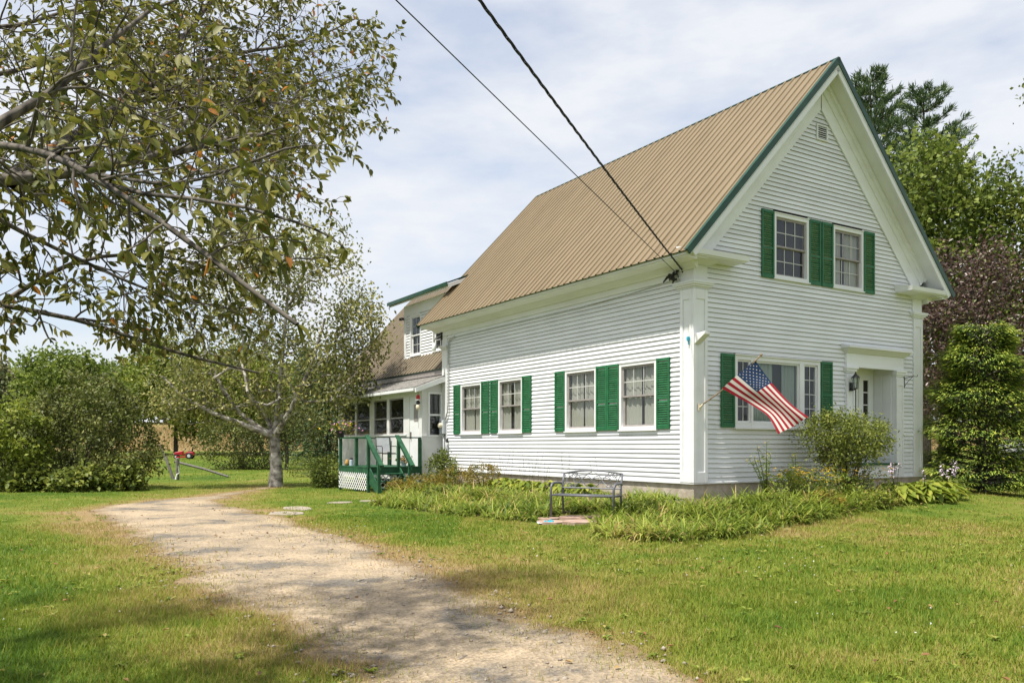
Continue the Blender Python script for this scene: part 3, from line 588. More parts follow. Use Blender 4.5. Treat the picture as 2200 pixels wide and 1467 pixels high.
for a, b_ in ((.775, 1.19), (4.08, 4.495)): shutter(FF, a, b_, 1.895, 3.485, midfrac=.5)

# corner pilasters with recessed panels and moulded caps
def pilaster(name, legs, capbox):
    b = MB()
    for fr, a0, a1 in legs:
        T = b.T; b.T = fr
        b.box((a0, -.02, ZB), (a1, .022, 4.80)); r = .085
        b.box((a0 + .0005, .0225, ZB + .001), (a0 + r, .044, 4.80)); b.box((a1 - r, .0225, ZB + .001), (a1 - .0005, .044, 4.80))
        b.box((a0 + r + .0005, .0225, 4.585), (a1 - r - .0005, .042, 4.80)); b.box((a0 + r + .0005, .0225, ZB + .001), (a1 - r - .0005, .042, ZB + .22))
        b.T = T
    p = b.build(name, 'trim', house, bevel=.004)
    (x0, y0, x1, y1) = capbox; c = MB()
    for e, q0, q1 in ((.05, 4.805, 4.84), (.085, 4.841, 4.88), (.12, 4.881, 4.915), (.135, 4.916, 4.955)): c.box((x0 - e, y0 - e, q0), (x1 + (e if x1 > 1 else e * .8), y1 + (e if y1 < 1 else 0), q1))
    c.build('pilaster_cap', 'trim', p)
    k = MB(); k.box((x0 - .03, y0 - .03, 4.957), (x1, y1, 5.30)); k.build('necking', 'trim', p); return p
pilaster('corner_pilaster', [(FF, -.044, .37), (FL, .001, .37)], (-.0, -.0, .37, .37))
pilaster('corner_pilaster', [(FF, W - .37, W + .03)], (W - .37, 0, W + .0, .3))
b = MB(FL); b.box((11.1, -.02, ZB), (L + .02, .03, 5.05)); b.build('corner_board', 'trim', house)
b = MB(FL)
for e, q0, q1 in ((.04, 4.62, 4.66), (.075, 4.661, 4.70), (.11, 4.701, 4.74)): b.box((11.1 - e, -.02, q0), (L + e, .03 + e, q1))
b.build('corner_cap', 'trim', house)

# ---------------- main roof
def SL(side, T=None):
    def f(p):      # (u up the slope, y, v off the slope)
        x = XE + p[0] * ct - p[2] * st; zz = ZE + p[0] * st + p[2] * ct
        return ((x if side > 0 else 2 * XC - x), p[1], zz)
    return f
Y0, Y1 = -.5, 12.0
mb = MB()
for sd in (1, -1):
    mb.T = SL(sd); mb.box((.02, Y0 + .05, -.13), (S - .02, Y1 - .05, -.02))
roof = mb.build('roof', 'trim', house)
def metal_panels(T, u0, u1, y0, y1, parent, m, pitch=.25, per=4, h=.030):
    y = y0; 
    while y < y1 - .02:
        ye = min(y + pitch * per, y1); prof = []; k = y
        while k < ye - .001:
            ke = min(k + pitch, ye); prof += [(k, 0), (ke - .062, 0)] if ke - k > .07 else [(k, 0)]
            if ke - k > .07: prof += [(ke - .052, h), (ke - .016, h), (ke - .006, 0)]
            k = ke
        prof.append((ye, 0)); b = MB(T); dv = random.uniform(0, .0012)
        b.add([(u0, p, q + dv) for p, q in prof] + [(u1, p, q + dv) for p, q in prof], [(i, i + 1, len(prof) + i + 1, len(prof) + i) for i in range(len(prof) - 1)])
        b.build('roof_panel', m, parent); y = ye
for sd in (1, -1): metal_panels(SL(sd), -.10, S - .01, Y0, Y1, roof, 'roof')
b = MB()
for sd in (1, -1):
    b.T = SL(sd); b.box((S - .045, Y0 - .03, .024), (S + .004, Y1 + .03, .028))
b.build('ridge_cap', 'drip', roof)
for sd in (1, -1):
    for ya, yb in ((Y0 - .022, Y0 - .002), (Y1 + .002, Y1 + .022)):
        b = MB(SL(sd)); b.box((-.12, ya, -.10), (S - .0, yb, .032))
        if ya < 0: b.box((-.12, Y0 - .0025, .0255), (S - .08, Y0 + .07, .0325))
        b.build('gable_drip_edge', 'drip', roof)
b = MB(SL(1)); b.box((-.085, Y0 + .01, -.03), (-.004, Y1 - .01, -.006)); b.build('eave_drip_edge', 'drip', roof)
for sd in (1, -1):
    b = MB(SL(sd)); b.box((.0, Y0 + .004, -.24), (S - .005 , Y0 + .045, -.134)); b.box((.0, Y0 - .0, -.125), (S - .004, Y0 + .03, -.015)); b.box((.1, Y0 + .046, -.20), (S - .14, Y0 + .085, -.135)); b.build('rake_board', 'trim', roof)
    b = MB(SL(sd)); b.box((.10, Y0 + .086, -.175), (S - .03, -.03, -.1355)); b.build('rake_soffit', 'trim', roof)
    b = MB(SL(sd)); b.box((.62, -.045, -.70), (S - .75, -.012, -.18)); b.box((.62, -.075, -.40), (S - .42, -.0455, -.18)); b.box((.62, -.14, -.27), (S - .3, -.0755, -.18)); b.extrude([(S - .76, -.04, -.69), (S - .19, -.04, -.18), (S - .76, -.04, -.18)], (0, .02, 0)); b.build('rake_frieze', 'trim', roof)
# eave cornice on both long sides
for sd in (1, -1):
    fx = (lambda x: x) if sd > 0 else (lambda x: 2 * XC - x)
    b = MB(lambda p: (fx(p[0]), p[1], p[2])); y0, y1 = -.16, 11.92
    b.box((XE + .0, Y0 + .09, 5.375), (XE + .045, y1, 5.475)); b.box((XE + .046, Y0 + .09, 5.345), (-.02, y1, 5.374)); b.extrude([(XE + .06, Y0 + .1, 5.344), (-.30, Y0 + .1, 5.344), (-.30, Y0 + .1, 5.30), (XE + .14, Y0 + .1, 5.32)], (0, y1 - Y0 - .12, 0))
    b.build('eave_soffit', 'trim', house)
    b = MB(lambda p: (fx(p[0]), p[1], p[2])); b.extrude([(-.032, y0, 5.343), (-.26, y0, 5.343), (-.24, y0, 5.31), (-.10, y0, 5.24), (-.075, y0, 5.20), (-.032, y0, 5.20)], (0, y1 - y0 - .02, 0)); b.build('bed_moulding', 'trim', house)
    b = MB(lambda p: (fx(p[0]), p[1], p[2])); b.box((-.0315, .372, 5.06), (.01, L + .02, 5.342)); b.build('frieze_board', 'trim', house)
# cornice returns on the gable
for sd in (1, -1):
    fx = (lambda x: x) if sd > 0 else (lambda x: 2 * XC - x)
    b = MB(lambda p: (fx(p[0]), p[1], p[2]))
    b.hexa([(XE + .05, Y0 + .02, 5.40), (1.14, Y0 + .02, 5.40), (1.14, -.001, 5.40), (XE + .05, -.001, 5.40)], [(XE + .05, Y0 - .0, 5.50), (1.17, Y0 - .0, 5.50), (1.17, -.001, 5.60), (XE + .05, -.001, 5.60)])
    b.box((XE + .09, Y0 + .05, 5.376), (1.10, -.001, 5.3995)); b.build('cornice_return', 'trim', house)
    b = MB(lambda p: (fx(p[0]), p[1], p[2])); b.hexa([(-.06, -.06, 5.302), (.42, -.06, 5.302), (.42, -.001, 5.302), (-.06, -.001, 5.302)], [(-.2, -.24, 5.375), (.56, -.24, 5.375), (.56, -.001, 5.375), (-.2, -.001, 5.375)]); b.build('return_moulding', 'trim', house)
# attic vent
b = MB(FF); b.box((3.93, .006, 8.69), (3.97, .04, 9.06)); b.box((4.29, .006, 8.69), (4.33, .04, 9.06)); b.box((3.9705, .006, 9.025), (4.2895, .038, 9.06)); b.box((3.9705, .006, 8.69), (4.2895, .038, 8.725)); av = b.build('attic_vent', 'trim', house)
b = MB(FF); b.box((3.971, .0075, 8.726), (4.289, .011, 9.024)); b.build('vent_backing', 'sheath', av)
for k in range(6):
    zz = 8.745 + k * .048; b = MB(FF); b.hexa([(3.971, .012, zz + .014), (4.289, .012, zz + .014), (4.289, .036, zz - .006), (3.971, .036, zz - .006)], [(3.971, .012, zz + .022), (4.289, .012, zz + .022), (4.289, .036, zz + .008), (3.971, .036, zz + .008)]); b.build('slat', 'trim', av)

# ---------------- front entrance
ent = MB(); RX0, RX1, RY = 5.31, 6.99, .58
ent.box((RX0 - .05, .0, 1.0), (RX0 - .001, RY, 3.46)); ent.box((RX1 + .001, .0, 1.0), (RX1 + .06, RY, 3.46)); ent.box((RX0 - .05, .0, 3.4605), (RX1 + .06, RY + .05, 3.5))
ent.box((RX0, RY + .001, 1.0), (5.52, RY + .05, 3.46)); ent.box((6.38, RY + .001, 1.0), (6.56, RY + .05, 3.46)); ent.box((6.77, RY + .001, 1.0), (RX1, RY + .05, 3.46)); ent.box((5.5205, RY + .003, 3.1), (6.3795, RY + .05, 3.46)); ent.box((6.5605, RY + .003, 3.2), (6.7695, RY + .05, 3.46)); ent.box((6.5605, RY + .003, 1.0), (6.7695, RY + .05, 1.9))
for q0, q1 in ((1.12, 1.9), (2.0, 3.3)):
    pass
entrance = ent.build('entrance_recess', 'trim', house)
b = MB(); b.box((RX1 - .012, .08, 1.15), (RX1 - .0005, .30, 3.3)); b.box((RX1 - .012, .34, 1.15), (RX1 - .0005, .54, 3.3)); b.build('jamb_panel', 'trim', entrance)
b = MB(); b.box((5.522, RY + .02, 1.06), (6.378, RY + .06, 3.098)); b.box((5.62, RY + .008, 1.2), (6.28, RY + .0195, 1.95)); dr = b.build('door', 'trim', entrance)
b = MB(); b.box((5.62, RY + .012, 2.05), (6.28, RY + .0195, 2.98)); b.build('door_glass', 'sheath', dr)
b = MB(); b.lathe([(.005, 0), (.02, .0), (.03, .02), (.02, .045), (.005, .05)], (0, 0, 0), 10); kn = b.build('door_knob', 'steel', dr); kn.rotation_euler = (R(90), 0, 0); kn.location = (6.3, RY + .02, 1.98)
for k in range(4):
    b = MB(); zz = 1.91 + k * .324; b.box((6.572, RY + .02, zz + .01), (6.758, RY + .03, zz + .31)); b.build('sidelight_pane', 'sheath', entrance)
b = MB()
for k in range(5): b.box((6.562, RY + .006, 1.9 + k * .324 - .012), (6.768, RY + .0195, 1.9 + k * .324 + .012))
b.build('sidelight_bar', 'trim', entrance)
b = MB(); b.box((RX0, -.10, 1.015), (RX1, RY + .0, 1.058)); b.build('door_sill', 'deckgreen', entrance)
b = MB(); b.box((RX0, -.02, .70), (RX1, .03, 1.013)); b.build('threshold_riser', 'trim', entrance)
for a0 in (5.0, 6.995):
    b = MB(FF); a1 = a0 + .31; b.box((a0, -.04, .70), (a1, .05, 3.26)); b.box((a0 + .0005, .0505, .702), (a0 + .06, .068, 3.2)); b.box((a1 - .06, .0505, .702), (a1 - .0005, .068, 3.2)); b.box((a0 + .061, .0505, .702), (a1 - .061, .066, .95)); b.box((a0 + .061, .0505, 3.03), (a1 - .061, .066, 3.2))
    pp = b.build('door_pilaster', 'trim', entrance)
    b = MB(FF)
    for e, q0, q1 in ((.02, 3.262, 3.30), (.045, 3.301, 3.36), (.07, 3.361, 3.405)): b.box((a0 - e, -.03, q0), (a1 + e, .05 + e, q1))
    b.build('pilaster_cap', 'trim', pp)
b = MB(FF); b.box((5.0, -.04, 3.407), (7.31, .055, 3.74)); b.box((4.99, .0555, 3.407), (7.32, .066, 3.47)); b.build('entablature', 'trim', entrance)
b = MB(FF); b.hexa([(4.98, -.01, 3.742), (7.33, -.01, 3.742), (7.33, .08, 3.742), (4.98, .08, 3.742)], [(4.88, -.01, 3.85), (7.43, -.01, 3.85), (7.43, .21, 3.85), (4.88, .21, 3.85)])
b.hexa([(4.86, -.01, 3.8515), (7.45, -.01, 3.8515), (7.45, .235, 3.8515), (4.86, .235, 3.8515)], [(4.86, -.01, 3.965), (7.45, -.01, 3.965), (7.45, .235, 3.90), (4.86, .235, 3.90)]); b.build('entrance_cornice', 'trim', entrance)
# basement window
b = MB(FL); b.box((4.9, -.06, .42), (4.98, -.02, .69)); b.box((5.98, -.06, .42), (6.06, -.02, .69)); b.box((4.981, -.06, .63), (5.979, -.022, .69)); bw = b.build('basement_window', 'trim', house)
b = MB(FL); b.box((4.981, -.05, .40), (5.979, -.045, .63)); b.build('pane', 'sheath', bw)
b = MB(FL)
for k in range(1, 4): b.box((4.98 + k * .25 - .012, -.044, .40), (4.98 + k * .25 + .012, -.03, .63))
b.build('glazing_bar', 'trim', bw)

# ---------------- rear wing with dormer
WE, WZ, WA = 0.0, 4.06, 8.39; TH2 = math.atan2(WA - WZ, XC - WE); S2 = math.hypot(WA - WZ, XC - WE); c2, s2 = math.cos(TH2), math.sin(TH2)
def WL(sd):
    def f(p):
        x = WE + p[0] * c2 - p[2] * s2; zz = WZ + p[0] * s2 + p[2] * c2; return ((x if sd > 0 else 2 * XC - x), p[1], zz)
    return f
b = MB(); b.box((.35, L + .002, .2), (7.8, 21.8, 4.1)); b.extrude([(.35, 21.7, 4.102), (7.8, 21.7, 4.102), (XC, 21.7, 8.1)], (0, .1, 0)); b.build('wing_wall', 'porch_white', house)
b = MB()
for sd in (1, -1): b.T = WL(sd); b.box((.02, L + .01, -.12), (S2 - .01, 22.15, -.02))
wroof = b.build('wing_roof', 'trim', house)
for sd in (1, -1): metal_panels(WL(sd), -.03, S2, L + .01, 22.2, wroof, 'wing_roof')
b = MB(WL(1)); b.box((-.03, L + .06, -.09), (-.005, 22.18, -.004)); b.build('wing_eave_edge', 'drip', wroof)
b = MB(); b.box((.02, L + .06, 3.84), (.06, 22.1, 3.985)); b.box((.061, L + .06, 3.82), (.35, 22.1, 3.84)); b.build('wing_fascia', 'sash', wroof)
DX, DZ0, DZ1, DY1 = .65, 4.66, 6.72, 15.85
b = MB(); b.extrude([(DX + .14, L + .003, DZ0), (DX + .14, L + .003, DZ1), (XC, L + .003, 8.2), (XC, L + .003, DZ0)], (0, DY1 - L - .03, 0)); dorm = b.build('dormer', 'white', house)
def FD(p): return (DX - p[1], p[0], p[2])
DW = [(14.40, 15.30, 4.80, 6.30), (12.5, 13.45, 4.80, 6.25)]
z = DZ0 + .1
while z < 6.35:
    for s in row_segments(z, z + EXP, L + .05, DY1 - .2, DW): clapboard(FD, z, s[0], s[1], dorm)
    z += EXP
b = MB(FD); b.box((DY1 - .2, -.03, DZ0), (DY1, .018, DZ1)); b.box((L + .05, -.025, 6.36), (DY1 - .201, .016, DZ1)); b.box((L + .05, -.025, DZ0), (DY1 - .201, .02, DZ0 + .1)); b.build('dormer_trim', 'trim', dorm)
for (a, b_, q0, q1) in DW: window(FD, a, b_, q0, q1, parent=house, upper=(2, 2), lower=(2, 2), sash='vinyl', curtain=None, cas=.06); k_ = MB(FD); k_.box((a + .01, -.135, q0 + .01), (b_ - .01, -.11, q1 - .01)); k_.build('window_backing', 'sheath', dorm)
b = MB(); b.extrude([(.22, L + .05, 6.70), (.22, L + .05, 6.83), (XC, L + .05, 8.46), (XC, L + .05, 8.33)], (0, 16.3 - L - .05, 0)); droof = b.build('dormer_roof', 'trim', dorm)
b = MB(); b.extrude([(.17, L + .05, 6.835), (.17, L + .05, 6.875), (XC, L + .05, 8.515), (XC, L + .05, 8.475)], (0, 16.34 - L - .05, 0)); b.box((.15, L + .05, 6.76), (.169, 16.34, 6.885)); b.build('dormer_metal', 'drip', droof)
b = MB(FD); b.box((L + .05, .03, 4.57), (DY1 + .1, .12, 4.63)); b.build('dormer_flashing', 'green', dorm)
b = MB(); b.tube([(DX, 15.85, 6.28), (DX - .12, 15.9, 6.3)], .02, 6); b.lathe([(.01, 0), (.055, .0), (.04, .09), (.02, .1)], (DX - .14, 15.92, 6.2), 10); b.lathe([(.01, 0), (.055, .0), (.04, .09), (.02, .1)], (DX - .10, 15.78, 6.2), 10); b.build('flood_light', 'black', dorm)

# ---------------- enclosed side porch
PX, PY0, PY1 = -.75, 11.46, 19.1
porch = MB()
PWIN = [(12.87, 14.07), (14.27, 15.45), (15.84, 17.15), (17.30, 18.50)]; PZ = (1.885, 3.12); DOOR = (11.66, 12.40)
porch.box((PX, 12.62, .35), (PX + .1, PY1, PZ[0])); porch.box((PX, PY0, PZ[1]), (PX + .1, PY1, 3.36))
ed = [PY0, DOOR[0], DOOR[1], PWIN[0][0]]
porch.box((PX, PY0, .35), (PX + .1, DOOR[0], PZ[1] - .0005)); porch.box((PX, DOOR[1], .35), (PX + .1, 12.6195, PZ[1] - .0005)); porch.box((PX, 12.62, PZ[0] + .0005), (PX + .1, PWIN[0][0], PZ[1] - .0005))
for k in range(4):
    e0 = PWIN[k][1]; e1 = PWIN[k + 1][0] if k < 3 else PY1; porch.box((PX, e0, PZ[0] + .0005), (PX + .1, e1, PZ[1] - .0005))
porch.box((PX, DOOR[0], .35), (PX + .1, DOOR[1], .83))
# end wall facing the lawn, with a narrow window
EW = (-.47, -.08, 1.85, 3.18)
porch.box((PX + .101, PY0, .35), (EW[0], PY0 + .1, 3.42)); porch.box((EW[1], PY0, .35), (.34, PY0 + .1, 3.6)); porch.box((EW[0] + .0005, PY0, .35), (EW[1] - .0005, PY0 + .1, EW[2])); porch.box((EW[0] + .0005, PY0, EW[3]), (EW[1] - .0005, PY0 + .1, 3.5))
porch.box((PX + .101, PY1 - .1, .35), (.34, PY1, 3.42)); porch.box((PX + .101, PY0 + .101, .78), (.34, PY1 - .101, .84))
pw_ = porch.build('porch_wall', 'porch_white', house)
b = MB(); b.box((PX - .03, 12.62, PZ[0] - .045), (PX - .001, PY1, PZ[0] - .005)); b.box((PX - .02, PY0 - .025, 1.80), (.0, PY0 - .001, 1.835)); b.build('porch_sill', 'trim', pw_)
for (a, c) in PWIN:
    b = MB(); b.box((PX + .02, a + .001, PZ[0] + .001), (PX + .06, a + .05, PZ[1] - .001)); b.box((PX + .02, c - .05, PZ[0] + .001), (PX + .06, c - .001, PZ[1] - .001)); b.box((PX + .02, a + .051, 2.42), (PX + .06, c - .051, 2.47)); b.box((PX + .02, a + .051, PZ[1] - .05), (PX + .06, c - .051, PZ[1] - .002)); b.box((PX + .02, a + .051, PZ[0] + .002), (PX + .06, c - .051, PZ[0] + .045))
    w = b.build('porch_window', 'sash', pw_)
    for q0, q1 in ((PZ[0] + .045, 2.42), (2.47, PZ[1] - .05)):
        b = MB(); b.add([(PX + .04, a + .051, q0), (PX + .04, c - .051, q0), (PX + .04, c - .051, q1), (PX + .04, a + .051, q1)], [(0, 1, 2, 3)]); b.build('pane', 'glass', w)
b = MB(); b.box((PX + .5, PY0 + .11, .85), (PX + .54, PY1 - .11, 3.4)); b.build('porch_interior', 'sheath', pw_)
b = MB(); b.box((PX + .02, DOOR[0] + .002, .832), (PX + .07, DOOR[1] - .002, 3.118)); dr = b.build('porch_door', 'trim', pw_)
b = MB(); b.box((PX + .008, DOOR[0] + .12, 2.3), (PX + .0195, DOOR[0] + .42, 2.85)); b.build('door_light', 'sash', dr)
b = MB(); b.box((PX - .02, DOOR[1] - .12, 1.72), (PX + .0195, DOOR[1] - .07, 1.95)); b.build('door_handle', 'greywood', dr)
def FE(p): return (p[0], PY0 - p[1], p[2])
b = MB(FE); b.box((EW[0] - .06, .001, EW[2] - .06), (EW[0] - .001, .03, EW[3] + .06)); b.box((EW[1] + .001, .001, EW[2] - .06), (EW[1] + .06, .03, EW[3] + .06)); b.box((EW[0], .001, EW[3]), (EW[1], .028, EW[3] + .06)); b.box((EW[0], .001, EW[2] - .06), (EW[1], .028, EW[2])); b.box((EW[0], -.05, 2.47), (EW[1], -.01, 2.53)); w = b.build('porch_window', 'vinyl', pw_)
for q0, q1 in ((EW[2], 2.47), (2.53, EW[3])):
    b = MB(FE); b.add([(EW[0], -.03, q0), (EW[1], -.03, q0), (EW[1], -.03, q1), (EW[0], -.03, q1)], [(0, 1, 2, 3)]); b.build('pane', 'glass', w)
b = MB(FE); b.box((EW[0], -.16, EW[2]), (EW[1], -.15, EW[3])); b.build('window_backing', 'sheath', w)
b = MB(); b.extrude([(-1.08, 11.28, 3.30), (-1.08, 11.28, 3.36), (.36, 11.28, 3.92), (.36, 11.28, 3.86)], (0, 19.45 - 11.28, 0)); pr = b.build('porch_roof', 'trim', house)
for k in range(9):
    t0 = k / 9; t1 = (k + 1) / 9; b = MB(); x0, x1 = -1.1 + 1.46 * t0, -1.1 + 1.46 * t1 + .03; z0_, z1_ = 3.365 + .56 * t0, 3.365 + .56 * t1
    b.extrude([(x0, 11.25, z0_), (x0, 11.25, z0_ + .02), (x1, 11.25, z1_ + .012), (x1, 11.25, z1_)], (0, 19.5 - 11.25, 0)); b.build('shingle_course', 'shingle', pr)
b = MB(); b.box((-1.135, 11.3, 3.25), (-1.082, 19.45, 3.335)); b.box((-1.08, 11.42, 3.255), (PX - .001, 19.4, 3.28)); b.build('porch_fascia', 'trim', pr)
b = MB(); b.extrude([(-1.08, 11.20, 3.2), (-1.08, 11.20, 3.34), (-.02, 11.20, 3.75), (-.02, 11.20, 3.58)], (0, .075, 0)); b.build('porch_rake_board', 'trim', pr)

# ---------------- things fixed to the house
def hroot(name, X, Y, Z=0): 
    x, y = to_world(X, Y); return empty(name, (x, y, Z), HROT)
def off(X, Y, Z=0): return lambda p: (p[0] - X, p[1] - Y, p[2] - Z)
# electric meter with its conduit
r_ = hroot('electric_meter', -.05, 11.26, 1.9); tag(r_, 'grey electric meter box with round dial and conduit at the house corner', 'meter'); T = off(-.05, 11.26, 1.9)
b = MB(T); b.box((-.15, 11.14, 1.88), (-.04, 11.38, 2.32)); b.build('meter_box', 'meter', r_, bevel=.012)
b = MB(); b.lathe([(.02, 0), (.085, 0), (.085, .05), (.07, .10), (.02, .11)], (0, 0, 0), 18); o_ = b.build('meter_dial', 'cream', r_, smooth=False); o_.rotation_euler = (0, R(-90), 0); o_.location = (-.10, 0, .25)
b = MB(T); b.tube([(-.07, 11.15, 2.32), (-.065, 10.98, 2.6), (-.062, 10.94, 2.9), (-.06, 10.93, 3.6), (-.06, 10.93, 4.75), (-.06, 10.9, 4.86), (-.06, 10.78, 4.92), (-.06, 10.5, 4.96)], .022, 8); b.build('conduit', 'conduit', r_, smooth=True)
b = MB(T); b.tube([(-.07, 11.24, 1.88), (-.07, 11.24, .5)], .025, 8); b.build('lower_conduit', 'conduit', r_, smooth=True)
b = MB(T); b.box((-.09, 10.98, 1.32), (-.034, 11.09, 1.52)); b.build('junction_box', 'meter', r_)
b = MB(T); b.box((-.08, 11.0, 1.6), (-.034, 11.06, 1.72)); b.build('outlet', 'black', r_)
# gooseneck lamp on the far corner
r_ = hroot('gooseneck_lamp', -.03, 11.5, 5.05); tag(r_, 'gooseneck barn lamp with white shade under the far eave corner', 'lamp'); T = off(-.03, 11.5, 5.05)
b = MB(T); b.box((-.06, 11.40, 4.95), (-.032, 11.5, 5.28)); b.build('bracket', 'black', r_)
b = MB(T); b.tube([(-.06, 11.45, 5.1), (-.25, 11.35, 5.02), (-.38, 11.28, 4.92), (-.42, 11.24, 4.78)], .022, 8); b.build('arm', 'conduit', r_, smooth=True)
b = MB(T); b.lathe([(.02, .22), (.05, .2), (.065, .1), (.07, .0), (.05, -.03), (.01, -.04)], (-.425, 11.23, 4.58), 14); b.build('lamp_shade', 'tankwhite', r_, smooth=True)
# lantern by the door
r_ = hroot('wall_lantern', 5.15, -.07, 2.95); tag(r_, 'black wall lantern on the pilaster beside the front door', 'lantern'); T = off(5.15, -.07, 2.95)
b = MB(T); b.box((5.09, -.088, 2.82), (5.19, -.0685, 3.02)); b.build('back_plate', 'black', r_)
b = MB(T); b.tube([(5.14, -.085, 2.9), (5.14, -.14, 2.84), (5.14, -.2, 2.86)], .014, 6); b.build('arm', 'black', r_)
b = MB(T); b.lathe([(.012, .0), (.05, .0), (.05, .015), (.012, .02)], (5.14, -.2, 2.86), 8); b.lathe([(.105, .27), (.095, .285), (.045, .34), (.03, .36), (.012, .40), (.005, .42)], (5.14, -.2, 2.86), 8)
for k in range(6):
    a = k * math.pi / 3; b.tube([(5.14 + .05 * math.cos(a), -.2 + .05 * math.sin(a), 2.87), (5.14 + .085 * math.cos(a), -.2 + .085 * math.sin(a), 3.13)], .007, 4)
b.tube([(5.14, -.2, 2.86), (5.14, -.2, 2.72)], .012, 6); b.build('lantern_frame', 'black', r_)
b = MB(T); b.lathe([(.04, .012), (.075, .26)], (5.14, -.2, 2.865), 6); b.build('lantern_glass', 'glass', r_)
# plant bracket
r_ = hroot('plant_bracket', 7.40, -.01, 3.15); tag(r_, 'thin black iron plant bracket beside the front door pilaster', 'bracket'); T = off(7.40, -.01, 3.15)
b = MB(T); b.box((7.385, -.02, 2.98), (7.415, -.011, 3.3)); b.build('plate', 'black', r_)
b = MB(T); b.tube([(7.4, -.02, 3.22), (7.4, -.25, 3.27), (7.4, -.36, 3.25), (7.4, -.38, 3.29)], .009, 5); b.tube([(7.4, -.02, 3.02), (7.4, -.12, 3.14), (7.4, -.25, 3.265)], .007, 5); b.build('arm', 'black', r_)
# white floodlight horn on the near corner
r_ = hroot('corner_bracket', .0, -.05, 3.75); tag(r_, 'white wedge bracket with small teal insulator on the near corner pilaster', 'bracket'); T = off(0, -.05, 3.75)
b = MB(T); b.extrude([(-.03, -.05, 3.62), (-.03, -.05, 3.84), (-.03, -.34, 3.86), (-.03, -.34, 3.80)], (.17, 0, 0)); b.build('bracket_body', 'vinyl', r_, bevel=.008)
b = MB(T); b.box((-.10, .06, 3.70), (-.045, .12, 3.79)); b.box((-.085, .07, 3.62), (-.06, .10, 3.6995)); b.build('insulator', 'blue', r_, bevel=.01)

# ================================================================== PORCH DECK AND WHAT STANDS ON IT
DKX0, DKX1, DKY0, DKY1, DKZ = -2.63, -.78, 11.40, 13.94, .84
gz = lambda X, Y: float(ground_z(*to_world(X, Y)))
dk = hroot('porch_deck', -1.7, 12.6, .05); tag(dk, 'small green painted deck with steps, railings and white lattice skirt', 'deck'); T = off(-1.7, 12.6, .05)
x = DKX0
k = 0
while x < DKX1 - .02:
    b = MB(T); b.box((x, DKY0 - .03, DKZ - .035), (min(x + .138, DKX1), DKY1 + .02, DKZ)); b.build('deck_board', 'deckgreen', dk); x += .143
b = MB(T); b.box((DKX0 + .01, DKY0, .62), (DKX0 + .05, DKY1, DKZ - .036)); b.box((DKX0 + .051, DKY0, .62), (DKX1, DKY0 + .04, DKZ - .036)); b.box((DKX0 + .051, DKY1 - .04, .62), (DKX1, DKY1, DKZ - .036)); b.build('rim_joist', 'deckgreen', dk)
posts = [(DKX0 + .045, DKY0 + .05), (DKX0 + .045, 12.46), (DKX0 + .045, DKY1 - .05), (-1.57, DKY0 + .05), (-.83, DKY0 + .05), (-.83, DKY1 - .05)]
for (X, Y) in posts:
    b = MB(T); z0 = gz(X, Y) - .05 if X < -2 else .45; b.box((X - .045, Y - .045, z0), (X + .045, Y + .045, 1.735)); b.build('post', 'deckgreen', dk, bevel=.004)
for (a, c) in (((DKX0 + .045, DKY0 + .05), (DKX0 + .045, DKY1 - .05)), ((DKX0 + .09, DKY1 - .05), (-.80, DKY1 - .05)), ((-1.62, DKY0 + .05), (-.79, DKY0 + .05))):
    b = MB(T); w = .055
    if a[0] == c[0]: b.box((a[0] - w, a[1] - .05, 1.737), (a[0] + w, c[1] + .05, 1.775))
    else: b.box((a[0], a[1] - w, 1.7365), (c[0], a[1] + w, 1.7745))
    b.build('rail', 'deckgreen', dk)
def slatlat(axis, fixed, a0, a1, z0, z1, pitch=.17, w=.042):
    b = MB(T)
    for sgn, o in ((1, 0), (-1, .008)):
        n = int((a1 - a0 + z1 - z0) / pitch) + 2
        for i in range(-1, n):
            s = a0 - (z1 - z0) + i * pitch if sgn > 0 else a0 + i * pitch
            pts = []
            # clip a 45 degree strip to the panel
            def at(q): return (s + q, z0 + q) if sgn > 0 else (s - q, z0 + q)
            H = z1 - z0; lo, hi = 0.0, H
            if sgn > 0: lo = max(lo, a0 - s); hi = min(hi, a1 - s)
            else: lo = max(lo, s - a1); hi = min(hi, s - a0)
            if hi - lo < .03: continue
            (p0, q0), (p1, q1) = at(lo), at(hi); d = w / 2 / math.sqrt(2) * 1.4
            quad = [(p0 - d, q0), (p0 + d, q0), (p1 + d, q1), (p1 - d, q1)]
            if axis == 'Y': b.extrude([(fixed + o, a, zz) for a, zz in quad], (.006, 0, 0))
            else: b.extrude([(a, fixed + o, zz) for a, zz in quad], (0, .006, 0))
    return tag(b.build('lattice', 'vinyl', dk), kind='stuff')
slatlat('Y', DKX0 - .012, DKY0 + .1, DKY1 - .02, .10, .64)
slatlat('X', DKY0 - .014, DKX0 + .15, DKX1 - .02, .12, .62, pitch=.2, w=.05)
for k, (zt, Y) in enumerate(((.60, 11.14), (.38, 10.86), (.17, 10.60))):
    b = MB(T); b.box((-2.52, Y - .14, zt), (-1.60, Y + .15, zt + .04)); b.build('tread', 'deckgreen', dk, bevel=.005)
